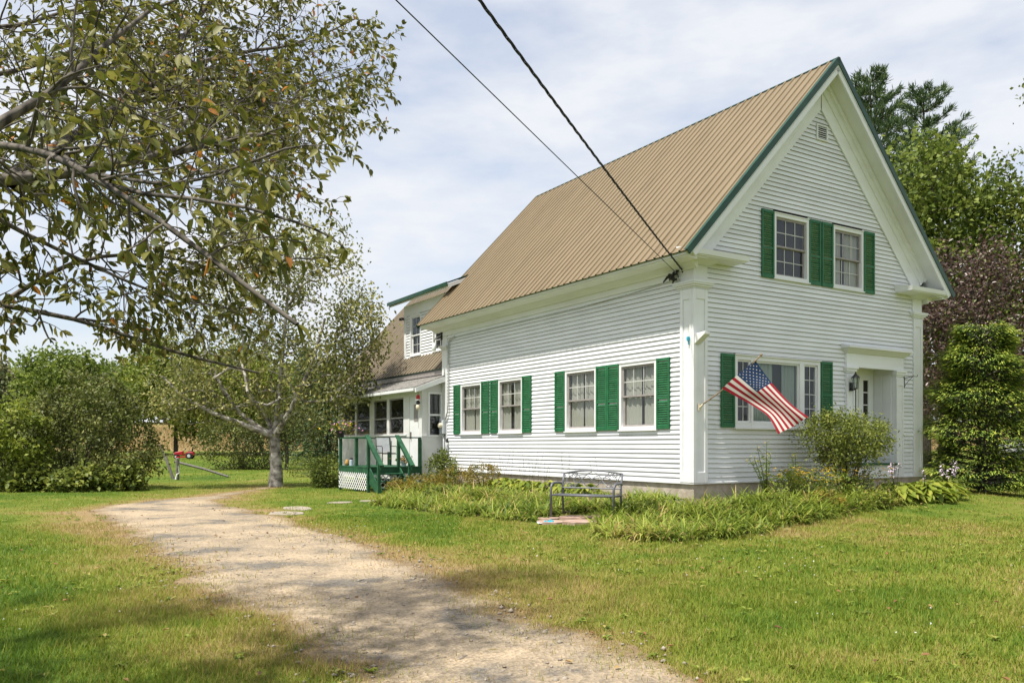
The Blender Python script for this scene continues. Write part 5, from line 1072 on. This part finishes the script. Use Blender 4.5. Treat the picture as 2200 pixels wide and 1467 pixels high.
for k, (X, Y, r, lab) in enumerate(((1.55, -1.15, .42, 'yellow daisy clump nearest the tall spiky weed'), (2.25, -1.2, .5, 'yellow daisy clump in the middle of the gable bed'), (2.95, -1.25, .48, 'yellow daisy clump in front of the leafy shrub'), (3.7, -1.6, .42, 'yellow daisy clump between the leafy shrub and the hostas'))):
    q = bush('daisy_clump', lab, WB(X, Y), [((0, 0, .32), (r, r * .8, .32))], 'mid_leaf' if k % 2 else 'lily_leaf', 1100, .07, .03, cat='flowers', stems=14, clump=11, cs=.06, srad=.005)
    nn = 52; c = np.stack([rng.uniform(-r, r, nn), rng.uniform(-r, r, nn) * .8, rng.uniform(.42, .74, nn)], 1); c6 = np.repeat(c, 7, 0); a = np.tile(np.arange(7) * 2 * np.pi / 7, nn); ax_ = np.stack([np.cos(a), np.sin(a), np.full(len(a), .15)], 1); leaf_obj('blossom', c6, 'petal_yellow', q, .042, .026, axis=ax_, jitter=.1, up=2)
for k, (X, Y, r, h, mt, lab) in enumerate(((-2.6, 8.3, .45, .26, 'rust_leaf', 'low golden plant among the daylilies close to the deck'), (-2.7, 6.4, .4, .24, 'mid_leaf', 'low dark green plant among the daylilies midway along the wall'), (-2.5, 4.4, .4, .26, 'yellow_leaf', 'low yellow-green plant among the daylilies left of the bench'), (-2.2, -.9, .38, .24, 'mid_leaf', 'low green plant at the outer corner of the gable bed'), (.3, -1.9, .42, .26, 'yellow_leaf', 'low yellow-green plant under the flag among daylilies'), (1.6, -2.0, .38, .3, 'rust_leaf', 'low golden plant in the daylily border under the picture window'), (3.0, -2.05, .42, .28, 'yellow_leaf', 'low yellow-green plant at the lawn side of the daisies'))):
    bush('border_plant', lab, WB(X, Y), [((0, 0, h * .6), (r, r * .8, h * .6))], mt, 700, .085, .042, cat='plant', stems=12, clump=10, cs=.05, srad=.006, up=.9)
# wispy flower stems against the long wall
q = hroot('wispy_stems', -1.0, 4.6, gz(-1.0, 4.6)); tag(q, 'thin wispy flower stems rising before the long wall behind the bench', 'plants', kind='stuff'); b = MB(); c = []
for k in range(34):
    s = rng.uniform(-2.8, 3.2); e = np.array([rng.normal(0, .15), s + rng.normal(0, .12), rng.uniform(.6, 1.05)]); b.tube([(0, s, 0), ((e[0]) * .4, (s + e[1]) / 2, e[2] * .6), tuple(e)], .0032, 3); c += [e * np.array([1, 1, t]) for t in rng.uniform(.8, 1, 3)]
b.build('stem', 'rust_leaf', q); leaf_obj('blossom', np.array(c), 'petal_lilac', q, .03, .016)
# burning-bush shrub before the door
q = bush('leafy_shrub', 'airy green shrub with many thin stems in front of the entrance', WB(3.55, -1.05), [((.0, 0, 1.35), (1.05, .95, .55)), ((-.35, -.1, 1.55), (.65, .6, .45)), ((.6, .1, 1.4), (.6, .55, .45)), ((0, 0, .95), (.8, .75, .35))], 'mid_leaf', 8600, .078, .034, stems=36, clump=14, cs=.075, rmean=.62, shell=.35, srad=.013)

# ---- dark evergreen at the right-hand corner: shelves of flat sprays on horizontal boughs
def yew(X, Yw, H=4.25, Rb=1.62):
    z0 = float(ground_z(X, Yw)); q = empty('evergreen_tree', (X, Yw, z0)); tag(q, 'dense dark evergreen with bright tipped shelving boughs beside the house', 'tree')
    b = MB(); b.tube([(0, 0, -.1), (0, 0, H * .5), (.05, 0, H * .93)], [.11, .07, .02], 7); C = []; AX = []; RN = []
    nb = 560
    for k in range(nb):
        h = .15 + (H - .2) * ((k + rng.uniform(0, 1)) / nb); t = h / H
        rmax = Rb * (1.02 if t < .35 else 1.02 - .62 * ((t - .35) / .65) ** 1.5) * rng.uniform(.84, 1.08) * (.82 + .18 * math.sin(h * 7 + k * 2.39996)) ; a = k * 2.39996 + rng.normal(0, .2)
        d = np.array([math.cos(a), math.sin(a)]); rise = -.16 + .62 * t; e = np.array([d[0] * rmax, d[1] * rmax, max(h + rise * rmax * .5, .06)]) ; s = np.array([0, 0, max(h - .15, 0)])
        if k % 3 == 0: b.tube([tuple(s), tuple((s + e) / 2 + np.array([0, 0, .06])), tuple(e)], [.022, .014, .005], 4)
        side = np.array([-d[1], d[0]])
        for j in range(96):
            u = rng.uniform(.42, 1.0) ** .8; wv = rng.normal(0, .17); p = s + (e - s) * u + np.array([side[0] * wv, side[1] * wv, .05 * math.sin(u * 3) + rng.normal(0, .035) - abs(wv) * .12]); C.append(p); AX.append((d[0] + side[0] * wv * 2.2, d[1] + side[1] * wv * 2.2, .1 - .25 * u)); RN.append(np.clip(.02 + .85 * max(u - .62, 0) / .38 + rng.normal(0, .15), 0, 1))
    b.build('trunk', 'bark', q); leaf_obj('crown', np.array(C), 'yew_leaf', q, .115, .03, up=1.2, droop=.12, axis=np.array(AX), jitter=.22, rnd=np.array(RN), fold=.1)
    return q
yew(12.3, 21.6)

# ---- pines behind the roof
def pine(label, X, Y, H, crown0, spread, seed):
    r3 = np.random.default_rng(seed); q = empty('pine_tree', (X, Y, float(ground_z(X, Y)))); tag(q, label, 'tree', 'pines behind the roof'); b = MB(); b.tube([(0, 0, -.1), (.1, 0, H * .5), (0, .1, H * .98)], [.38, .22, .03], 8); C = []; AX = []
    hh = crown0
    while hh < H - .2:
        t = (hh - crown0) / (H - crown0); nb = r3.integers(4, 7); a0 = r3.uniform(0, 6.28)
        for k in range(nb):
            a = a0 + k * 6.283 / nb + r3.normal(0, .25); L_ = spread * (1 - t) ** .75 * r3.uniform(.55, 1.15) + .5; d = np.array([math.cos(a), math.sin(a), 0]); s = np.array([0, 0, hh])
            pts = [s + d * L_ * u + np.array([0, 0, L_ * (.10 * u + .42 * u * u)]) for u in np.linspace(0, 1, 5)]; b.tube([tuple(p) for p in pts], [.05, .04, .03, .02, .008], 4)
            nt = int(10 + L_ * 7)
            for j in range(nt):
                u = r3.uniform(.3, 1.0); p = s + d * L_ * u + np.array([0, 0, L_ * (.10 * u + .42 * u * u)]); sd = r3.normal(0, .14 * L_ * (1.1 - u) + .08); p2 = p + np.array([-d[1] * sd, d[0] * sd, abs(sd) * .25])
                for i in range(11): C.append(p2 + r3.normal(0, .07, 3)); AX.append(d * .6 + np.array([-d[1] * sd, d[0] * sd, 0]) * .6 + np.array([0, 0, .75]) + r3.normal(0, .42, 3))
        hh += r3.uniform(.5, .85)
    b.build('trunk', 'bark', q); leaf_obj('crown', np.array(C), 'pine_leaf', q, .36, .05, axis=np.array(AX), jitter=.15, up=.2)
pine('taller dark pine rising behind the gable roof peak', 19.6, 45, 21.4, 9, 4.2, 1); pine('second dark pine right of the taller one behind the light green maple', 23.0, 46, 21.2, 9, 4.4, 2)
# ---- broadleaf trees to the right
tree('maple_tree', 'tall light green maple behind the gable corner', 'tree', (17.9, 34, ground_z(17.9, 34)), [(0, 0, -.2), (.1, 0, 2.5), (0, .1, 5), (-.1, 0, 7)], np.array([.38, .32, .27, .2]),
     [((-2.6, 0, 8.5), (2.6, 3, 3.2)), ((.3, .5, 9.3), (3.2, 3.2, 3.8)), ((-1.4, 0, 11.9), (2.3, 2.3, 2.1)), ((2.6, 0, 9.0), (2.3, 2.5, 2.9)), ((0, 0, 5.8), (3.2, 3.2, 2.3))], 'maple_leaf', 'bark', 640, 36, .34, .22, .18, tip=.012, shell=.5, step=.6)
tree('ash_tree', 'feathery tree at the edge with gaps of sky in its crown', 'tree', (22.6, 33, ground_z(22.6, 33)), [(0, 0, -.2), (0, 0, 3), (-.3, 0, 6)], np.array([.3, .26, .2]),
     [((-1.0, 0, 8.5), (2.9, 2.6, 3.6)), ((-1.9, 0, 12.0), (1.5, 1.5, 1.9)), ((1.2, 0, 11.5), (2.4, 2.4, 3.2)), ((-1.2, 0, 15), (1.2, 1.2, 1.6))], 'mid_leaf', 'bark', 240, 26, .3, .19, .11, tip=.012, shell=.4, step=.6)
tree('purple_tree', 'purple leaved tree behind the dark evergreen', 'tree', (16.6, 28.2, ground_z(16.6, 28.2)), [(0, 0, -.2), (-.2, 0, 1.2), (-.1, 0, 2.4)], np.array([.26, .22, .18]),
     [((-1.6, 0, 4.6), (2.1, 2.1, 2.4)), ((.6, 0, 6.0), (2.6, 2.4, 2.3)), ((2.4, 0, 4.4), (2.2, 2.2, 2.4)), ((-1.0, .3, 6.9), (1.8, 1.8, 1.7)), ((0, 0, 2.9), (3.2, 2.4, 1.5))], 'purple_leaf', 'bark', 620, 30, .26, .13, .09, tip=.010, shell=.4, step=.5)
# ---- pale barked tree on the lawn
bz_ = float(ground_z(-8.57, 29.9))
root = empty('birch_tree', (-8.57, 29.9, bz_)); tag(root, 'wide pale barked birch standing on the lawn by the deck', 'tree')
trunk = [(0, 0, -.15), (.03, 0, .5), (.0, 0, 1.1), (-.03, .02, 1.55), (-.05, .02, 1.8)]
limbs = [[(-.6, -.1, 2.15), (-1.3, -.1, 2.7), (-1.9, 0, 3.5), (-2.5, .1, 4.6), (-2.8, .1, 5.6)], [(-.35, .5, 2.3), (-1.2, .9, 3.4), (-1.5, 1.1, 4.6), (-1.2, 1.2, 6.0)], [(.0, .1, 2.4), (.1, .1, 3.4), (.25, 0, 4.8), (.4, 0, 6.4), (.5, 0, 7.8)], [(.35, -.3, 2.3), (.9, -.5, 3.2), (1.5, -.6, 4.5), (1.9, -.5, 6.0)], [(-.9, -.5, 2.2), (-1.9, -.8, 2.6), (-3.0, -.9, 3.2), (-3.7, -.9, 3.9)]]
nodes = [np.array(p, float) for p in trunk]; par = [-1, 0, 1, 2, 3]; rad = [.30, .235, .205, .20, .16]
for lb in limbs:
    prev = 4
    for i, p in enumerate(lb): nodes.append(np.array(p)); par.append(prev); rad.append(.075 * (1 - i / len(lb)) ** .8 + .02); prev = len(nodes) - 1
blobs = [((-2.4, 0, 5.1), (2.1, 2.1, 2.6)), ((1.6, 0, 6.6), (2.1, 2.0, 3.0)), ((.7, 0, 8.3), (2.2, 2.0, 1.9)), ((2.2, -.1, 3.9), (1.6, 1.6, 1.3)), ((-3.2, -.3, 3.3), (1.5, 1.6, 1.3)), ((-.4, 0, 4.4), (2.0, 2.0, 1.7)), ((-1.2, 0, 7.4), (1.9, 1.9, 1.9)), ((-1.4, -.5, 3.3), (1.9, 1.6, 1.0)), ((1.4, -.5, 3.2), (1.6, 1.5, .9)), ((3.0, 0, 5.6), (1.1, 1.3, 1.6))]
att = np.concatenate([ellipsoid_pts(14 if b_[1][2] <= 1.0 else 74, b_[0], b_[1], .3) for b_ in blobs]); nlimb = len(nodes); tips = []
arr = list(nodes)
for p in att[np.argsort(np.linalg.norm(att - np.array([0, 0, 3.]), axis=1))]:
    A_ = np.array(arr[5:]); dd = np.linalg.norm(A_ - p, axis=1) + .6 * np.maximum(A_[:, 2] - p[2], 0); k = 5 + int(np.argmin(dd)); s = arr[k]; dist = np.linalg.norm(p - s); m_ = max(1, int(dist / .4)); prev = k
    for j in range(1, m_ + 1):
        t = j / m_; w = s + (p - s) * t + np.array([0, 0, .12 * dist * math.sin(t * 3.14)]) + rng.normal(0, .03, 3) * (j < m_); arr.append(w); par.append(prev); rad.append(0.); prev = len(arr) - 1
    tips.append(prev)
nodes = np.array(arr); par = np.array(par); rad = np.array(rad); cnt = np.zeros(len(nodes)); cnt[tips] = 1
for i in range(len(nodes) - 1, 4, -1): cnt[par[i]] += cnt[i]
rad = np.where(np.arange(len(nodes)) < nlimb, rad, np.minimum(.009 * np.maximum(cnt, 1) ** .5, .05))
branches_np('trunk', nodes, par, rad, 'birch_bark', root, sides=7)
tp = nodes[tips]; c = np.repeat(tp, 30, 0) + rng.normal(size=(len(tp) * 30, 3)) * np.array([.27, .27, .3]); leaf_obj('crown', c, 'birch_leaf', root, .13, .09, up=.1, droop=.3, rnd=np.clip(np.repeat(rng.normal(.5, .2, len(tp)), 30) + rng.normal(0, .2, len(c)), 0, 1))

# ---- shrubs and trees on the left, from the near bank to the far wood
G = lambda x, y: (x, y, float(ground_z(x, y)))
bush('lilac_shrub', 'big dark rounded shrub at the lawn edge', G(-15.1, 28.6), [((-.9, 0, 1.5), (1.9, 1.6, 1.5)), ((.9, .2, 1.8), (1.7, 1.6, 1.7)), ((.2, .2, 2.9), (1.5, 1.4, 1.1)), ((1.9, -.2, 1.0), (1.2, 1.2, 1.0))], 'dark_leaf', 9500, .14, .09, stems=22, clump=24, cs=.13)
bush('sumac_shrub', 'bright yellow-green shrub with pale tips at the frame side of the dark shrub', G(-17.1, 27.6), [((0, 0, 1.3), (1.6, 1.4, 1.3)), ((.6, -.3, 1.9), (1.1, 1.0, .9))], 'yellow_leaf', 4200, .16, .1, stems=16, clump=22, cs=.12)
bush('bank_shrub', 'loose mid green shrub behind the dark rounded shrub', G(-19.5, 36), [((0, 0, 1.6), (1.7, 1.5, 1.6)), ((-1.0, .2, 2.6), (1.3, 1.2, 1.2))], 'mid_leaf', 4800, .15, .09, stems=16, clump=22, cs=.13)
bush('rose_shrub', 'rusty tinged shrub with pale flowers next to the leaning post', G(-14.3, 30.4), [((0, 0, .8), (1.1, 1.0, .8))], 'rust_leaf', 1500, .11, .06, stems=12, clump=12, cs=.13)
for k, (x, y, s, lab) in enumerate(((-15.9, 27.0, .7, 'low broad leaved plants under the yellow-green shrub'), (-14.2, 26.9, .9, 'low broad leaved plants in front of the big dark shrub'), (-13.0, 27.4, .7, 'low broad leaved plants at the end of the shrub bank'))):
    bush('groundcover_plant', lab, G(x, y), [((0, 0, .28), (s, .6, .34)), ((.25, .1, .45), (s * .5, .4, .35))], 'mid_leaf', 900, .2, .14, cat='plants', stems=14, clump=5, cs=.12, up=1.2, rmean=.6, srad=.008, stem_m='mid_leaf')
bush('round_shrub', 'dark rounded shrub on the lawn behind the birch trunk', G(-15.4, 46.5), [((-.5, 0, 1.4), (1.7, 1.5, 1.5)), ((1.0, 0, 1.2), (1.5, 1.4, 1.3))], 'dark_leaf', 5200, .15, .09, stems=14, clump=14, cs=.2, rmean=.45)
tree('crab_apple', 'small dark tree with slim trunk beyond the birch', 'tree', G(-12.6, 46), [(0, 0, -.1), (.05, 0, .7), (0, 0, 1.4)], np.array([.13, .11, .09]), [((.6, 0, 2.5), (1.9, 1.6, 1.1)), ((-.4, 0, 3.2), (1.5, 1.4, 1.1))], 'dark_leaf', 'bark', 150, 26, .24, .15, .09)
for k, (x, y, w_, h, m_, lab) in enumerate(((-36, 68, 5, 9.3, 'maple_leaf', 'green tree left of the birch crown'), (-31, 76, 5.2, 11, 'yellow_leaf', 'yellow-green tree standing behind the shrub bank'), (-22.5, 74, 5.2, 10, 'yellow_leaf', 'bushy green tree directly behind the birch'), (-45, 73, 5.2, 8.7, 'woods_leaf', 'brownish tree far behind the yellow-green shrub'), (-27.5, 82, 5, 9.5, 'dark_leaf', 'dark tree in the hollow behind the red mower'))):
    tree('field_tree', lab, 'tree', G(x, y), [(0, 0, -.2), (0, 0, h * .2), (.1, 0, h * .4)], np.array([.22, .18, .14]), [((0, 0, h * .58), (w_, w_ * .9, h * .38)), ((-w_ * .4, 0, h * .72), (w_ * .6, w_ * .6, h * .26)), ((w_ * .45, 0, h * .38), (w_ * .7, w_ * .7, h * .3))], m_, 'bark', 230, 42, .40, .36, .26, group='trees along the field edge')
# dark spruce behind the porch
def spruce(label, X, Y, H, Rb, seed):
    r3 = np.random.default_rng(seed); q = empty('spruce_tree', G(X, Y)); tag(q, label, 'tree'); b = MB(); b.tube([(0, 0, -.1), (0, 0, H)], [.2, .02], 6); C = []; AX = []
    for k in range(190):
        h = .3 + (H - .4) * k / 190; rr = Rb * (1 - h / H) ** .85 * r3.uniform(.75, 1.15) + .1; a = k * 2.4; d = np.array([math.cos(a), math.sin(a), 0])
        if k % 4 == 0: b.tube([(0, 0, h), tuple(d * rr + np.array([0, 0, h - .1 * rr]))], [.03, .006], 4)
        for j in range(26): u = r3.uniform(.2, 1); w = r3.normal(0, .16); C.append(d * rr * u + np.array([-d[1] * w, d[0] * w, h - .12 * rr * u + r3.normal(0, .06)])); AX.append(d + np.array([0, 0, -.3]))
    b.build('trunk', 'bark', q); leaf_obj('crown', np.array(C), 'pine_leaf', q, .3, .09, axis=np.array(AX), jitter=.4, up=1, droop=.1)
spruce('dark spruce behind the far end of the porch', -10.9, 49, 6.6, 2.0, 5); spruce('second dark spruce between porch roof and birch', -13.2, 53, 7.6, 2.2, 6)
bush('phlox_plant', 'flowering plants with pale lilac heads on the lawn beyond the deck', G(-9.3, 38.5), [((0, 0, .45), (1.3, .6, .45))], 'mid_leaf', 1000, .12, .05, cat='plants', stems=14, clump=9, cs=.13, srad=.008)
bush('lattice_shrub', 'leafy green shrub at the outer corner of the lattice skirt', G(-6.55, 29.4), [((0, 0, .55), (.5, .6, .55)), ((-.25, .1, .35), (.35, .4, .35))], 'mid_leaf', 1400, .13, .06, stems=12, clump=10, cs=.09, srad=.01, rmean=.4)
# far wood on the rising ground
n = 42000; x = rng.uniform(-230, 130, n); y = 165 + rng.uniform(0, 40, n) + 12 * vnoise(x * .03, x * 0, 71); hgt = 7 + 9 * fbm(x * .06, y * .08, 72, 4); zz = ground_z(x, y) + hgt * rng.uniform(0, 1, n) ** .55; c = np.stack([x, y, zz], 1)
r = np.clip(fbm(x * .09, y * .09, 73, 2) * 1.1 - .05 + rng.normal(0, .15, n), 0, 1); o = leaf_obj('distant_woods', c, 'woods_leaf', None, 1.5, 1.2, up=.8, rnd=r); tag(o, 'far wooded hillside closing the view behind the field', 'woods', kind='stuff')

# ---- the spreading apple tree the view looks out from under
ap = empty('apple_tree', G(-5.6, 4.4)); tag(ap, 'old apple tree reaching spotted leafy branches over the gravel drive', 'tree'); AO = np.array(G(-5.6, 4.4))
limb = []          # polylines in world space with radii
def lim(pts, r0, r1): limb.append(([np.array(p, float) for p in pts], r0, r1))
crotch = np.array([-5.3, 4.5, 2.2])
lim([AO + np.array([0, 0, -.1]), AO + np.array([.05, 0, .8]), AO + np.array([.15, .05, 1.6]), crotch], .24, .19)
lim([crotch, pt(-330, 420, 4.3), pt(-120, 400, 4.25), pt(20, 388, 4.3), pt(170, 372, 4.35), pt(300, 345, 4.6), pt(420, 315, 4.9), pt(520, 290, 5.2)], .13, .02)
lim([crotch, pt(-300, 330, 3.6), pt(-60, 300, 3.4), pt(130, 332, 3.2), pt(205, 385, 3.0), pt(330, 470, 2.85), pt(450, 560, 2.75), pt(560, 640, 2.65), pt(640, 690, 2.6)], .07, .008)
lim([crotch, pt(-300, 600, 4.8), pt(0, 655, 5.0), pt(170, 690, 5.1), pt(340, 745, 5.2), pt(430, 772, 5.3), pt(560, 800, 5.4)], .06, .008)
lim([pt(20, 388, 4.3), pt(150, 300, 5.2), pt(270, 210, 6.0), pt(330, 140, 6.6), pt(400, 80, 7.1), pt(470, -20, 7.6)], .075, .02)
lim([pt(150, 300, 5.2), pt(300, 215, 6.2), pt(430, 172, 7.0), pt(560, 170, 7.6), pt(660, 185, 8.0), pt(735, 165, 8.3)], .05, .007)
lim([pt(270, 210, 6.0), pt(430, 130, 6.8), pt(600, 100, 7.6), pt(690, 78, 8.1), pt(765, 45, 8.5)], .045, .007)
lim([pt(-60, 300, 3.4), pt(120, 200, 3.6), pt(230, 90, 3.9), pt(330, 20, 4.2)], .04, .01)
lim([pt(130, 332, 3.2), pt(280, 440, 2.95), pt(420, 420, 2.9), pt(540, 440, 2.85), pt(640, 480, 2.8)], .022, .005)
lim([pt(170, 372, 4.35), pt(330, 400, 3.9), pt(480, 380, 3.6), pt(570, 335, 3.4), pt(630, 315, 3.3)], .024, .005)
lim([pt(0, 655, 5.0), pt(150, 560, 5.2), pt(330, 540, 5.5), pt(500, 590, 5.8), pt(640, 560, 6.0)], .03, .006)
lim([pt(-120, 400, 4.25), pt(40, 500, 4.6), pt(180, 560, 4.9), pt(330, 640, 5.2), pt(470, 660, 5.4)], .03, .006)
lim([pt(300, 345, 4.6), pt(420, 240, 5.6), pt(560, 210, 6.2), pt(650, 240, 6.6)], .03, .006)
lim([crotch, pt(-500, 100, 5.5), pt(-200, 60, 6.2), pt(40, 60, 6.8), pt(160, 20, 7.4)], .09, .012)
for e in ((-8.6, 5.0, 4.6), (-7.6, 2.0, 4.4), (-5.4, 1.2, 4.2), (-6.5, 7.6, 4.8), (-4.2, 7.8, 5.2), (-5.5, 4.5, 6.2)):
    e = np.array(e); lim([crotch, crotch * .6 + e * .4 + np.array([0, 0, .35]), e], .10, .015)
segA, segB, rA, rB = [], [], [], []; LC, LA, LS = [], [], []
def put_seg(a, b, r0, r1): segA.append(a); segB.append(b); rA.append(r0); rB.append(r1)
def twig(p, d, length, r, depth_):
    if depth_ == 2: length *= float(np.clip((p[1] - .3) / 6.5, .28, .9))
    if depth_ == 2 and length < .45: depth_ = 1
    """a wandering twig; carries alternate leaves and finer twigs"""
    n = max(3, int(length / .055)); q = p.copy(); d = d / np.linalg.norm(d)
    for i in range(n):
        d = d + rng.normal(0, .16, 3) + np.array([.015, 0, -.012]); d = d / np.linalg.norm(d); nx = q + d * length / n; rr = r * (1 - .75 * i / n)
        if nx[2] < (2.0 + .22 * vnoise(nx[0] * 1.5, nx[1] * 1.5, 5)) or np.linalg.norm(nx - np.array([0, 0, CAMZ])) < 1.9: break
        put_seg(q, nx, rr, r * (1 - .75 * (i + 1) / n)); q = nx
        if depth_ > 0 and rng.uniform() < .42:
            sd = rng.normal(0, 1, 3); sd -= d * (sd @ d); twig(q, d * .8 + sd / np.linalg.norm(sd) * .8, length * rng.uniform(.3, .55), r * .55, depth_ - 1)
        if depth_ <= 1 and rng.uniform() < (.8 if depth_ == 0 else .5):
            sd = rng.normal(0, 1, 3); sd -= d * (sd @ d); LC.append(q.copy()); LA.append(d * .5 + sd / np.linalg.norm(sd) * .8 + np.array([0, 0, -.45])); LS.append(1)
    if depth_ <= 1:
        for k in range(2): LC.append(q.copy()); LA.append(d + rng.normal(0, .5, 3) + np.array([0, 0, -.3])); LS.append(1)
for pts, r0, r1 in limb:
    r0 = r0 * (.62 if r0 < .15 else 1)
    P = [pts[0]]
    for a, b_ in zip(pts[:-1], pts[1:]):
        m_ = max(1, int(np.linalg.norm(b_ - a) / .16))
        for j in range(1, m_ + 1): P.append(a + (b_ - a) * j / m_ + rng.normal(0, .012, 3))
    P = np.array(P)
    if len(P) > 5:
        for _ in range(2): P[1:-1] = (P[:-2] + 2 * P[1:-1] + P[2:]) / 4
    m_ = len(P)
    for j in range(m_ - 1):
        ra, rb = r0 + (r1 - r0) * (j / (m_ - 1)) ** .7, r0 + (r1 - r0) * ((j + 1) / (m_ - 1)) ** .7; put_seg(P[j], P[j + 1], ra, rb)
        far = j / m_; dist = P[j][1]
        for rep_ in range(0 if r0 > .2 else ((1 if r0 > .061 and j > -1 and pts[-1][0] < -3.5 else 3) if far > .2 else 1)):
            if rng.uniform() < (.3 if P[j][1] > 3.6 else .35): continue
            d = P[j + 1] - P[j]; d = d / np.linalg.norm(d); sd = rng.normal(0, 1, 3); sd[2] = sd[2] * .8 + .1; sd -= d * (sd @ d); twig(P[j], d * .55 + sd / np.linalg.norm(sd), rng.uniform(.45, 1.25) * (1.15 - .4 * far), min(.008, ra * .5), 2)
    twig(P[-1], P[-1] - P[-3], .5, r1, 2)
a = np.array(segA) - AO; b_ = np.array(segB) - AO; ns = len(a); nodes = np.concatenate([a, b_]); par = np.concatenate([np.full(ns, -1), np.arange(ns)]); rad = np.concatenate([rA, rB])
branches_np('trunk', nodes, par, np.maximum(rad, .0016), 'bark', ap, sides=5)
LC = np.array(LC) - AO; LA = np.array(LA); nl = len(LC)
leaf_obj('crown', LC, 'apple_leaf', ap, .060, .029, up=.35, droop=.12, fine=True, axis=LA, jitter=.25, rnd=np.clip(rng.beta(1.6, 1.7, nl), 0, 1), fold=.2)
print('apple leaves', nl, 'segments', ns)

# ================================================================== THINGS ON THE LAWN, FAR OFF
def rot_root(name, x, y, rz): return empty(name, G(x, y), rz)
q = rot_root('riding_mower', -25.6, 64.5, R(8)); tag(q, 'red riding mower parked on the far lawn', 'mower')
b = MB(); b.extrude([(-.95, -.28, .42), (-.90, -.28, .62), (-.2, -.28, .78), (-.12, -.28, .74), (-.12, -.28, .40)], (0, .56, 0)); b.build('hood', 'redpaint', q, bevel=.04)
b = MB(); b.box((-.97, -.24, .40), (-.951, .24, .60)); b.build('grille', 'steel', q)
b = MB(); b.extrude([(.15, -.42, .32), (.12, -.42, .58), (.35, -.42, .70), (.85, -.42, .70), (.92, -.42, .45), (.8, -.42, .32)], (0, .84, 0)); b.build('rear_fender', 'redpaint', q, bevel=.04)
b = MB(); b.box((-.12, -.3, .28), (.15, .3, .34)); b.box((-.7, -.5, .12), (.2, .5, .24)); b.build('deck_plate', 'redpaint', q)
b = MB(); b.box((.36, -.24, .70), (.74, .24, .78)); b.hexa([(.68, -.22, .78), (.76, -.22, .78), (.76, .22, .78), (.68, .22, .78)], [(.76, -.2, 1.12), (.82, -.2, 1.12), (.82, .2, 1.12), (.76, .2, 1.12)]); b.build('seat', 'rubber', q, bevel=.03)
b = MB(); b.tube([(-.12, 0, .74), (.06, 0, .96)], .025, 6); b.tube([(.06 + .0, .17 * math.cos(t), .96 + .0 + .17 * math.sin(t) * .4) for t in np.linspace(0, 6.283, 17)], .018, 6); b.build('steering_wheel', 'rubber', q)
for (x, y, rr, w_) in ((.52, -.5, .30, .22), (.52, .5, .30, .22), (-.72, -.40, .2, .15), (-.72, .40, .2, .15)):
    b = MB(); b.lathe([(rr * .5, -w_ / 2), (rr * .92, -w_ / 2), (rr, -w_ * .3), (rr, w_ * .3), (rr * .92, w_ / 2), (rr * .5, w_ / 2)], n=18); wv = b.build('wheel', 'rubber', q); wv.rotation_euler = (R(90), 0, 0); wv.location = (x, y, rr)
    b = MB(); b.lathe([(.02, -w_ / 2 - .01), (rr * .48, -w_ / 2 - .005), (rr * .52, w_ / 2 + .005), (.02, w_ / 2 + .01)], n=14); b.build('rim', 'steel', wv)
q.scale = (.8, .8, .8)
# broken rail fence
q = rot_root('fence_post', -14.6, 36, 0); tag(q, 'short upright weathered post with white wrapping on the lawn', 'post'); b = MB(); b.tube([(0, 0, -.1), (0, 0, .93), (0, 0, .97)], [.085, .085, .05], 8); b.build('post_wood', 'greywood', q); b = MB(); b.tube([(-.03, -.09, .02), (.02, -.1, .25), (.1, -.06, .3), (.08, -.1, .6)], [.05, .03, .02, .015], 6); b.build('wrapping', 'vinyl', q)
q = rot_root('leaning_post', -15.0, 36.6, 0); tag(q, 'leaning grey fence post broken beside the upright one', 'post'); b = MB(); b.tube([(.0, 0, -.1), (-.28, .05, .65), (-.42, .1, 1.0)], [.075, .07, .07], 8); b.build('post_wood', 'greywood', q); b = MB(); b.tube([(-.41, .1, .98), (-.72, .15, 1.52)], [.04, .03], 6); b.build('splinter', 'greywood', q)
q = rot_root('fallen_rail', -14.0, 37.4, 0); tag(q, 'fallen grey fence rail slanting down to the grass', 'rail'); b = MB(); b.tube([(-1.3, 0, .75), (0, 0, .42), (1.15, 0, .06)], [.06, .06, .055], 6); b.build('rail_wood', 'greywood', q)
# white tank with red lid at the right edge
q = rot_root('gas_tank', 20.4, 32.5, 0); tag(q, 'white gas tank with red lid half hidden by the evergreen', 'tank'); b = MB(); prof = [(.02, -1.3), (.25, -1.25), (.42, -1.1), (.5, -.9), (.5, .9), (.42, 1.1), (.25, 1.25), (.02, 1.3)]; b.lathe(prof, n=20); t_ = b.build('tank_body', 'tankwhite', q, smooth=True); t_.rotation_euler = (0, R(90), 0); t_.location = (0, 0, 1.15)
b = MB(); b.lathe([(.18, 0), (.18, .14), (.12, .22), (.02, .24)], (-.55, 0, 1.62), 14); b.build('tank_lid', 'red', q, smooth=True)
for sx in (-.8, .8): b = MB(); b.box((sx - .1, -.35, -.1), (sx + .1, .35, .78)); b.build('leg', 'conc', q)
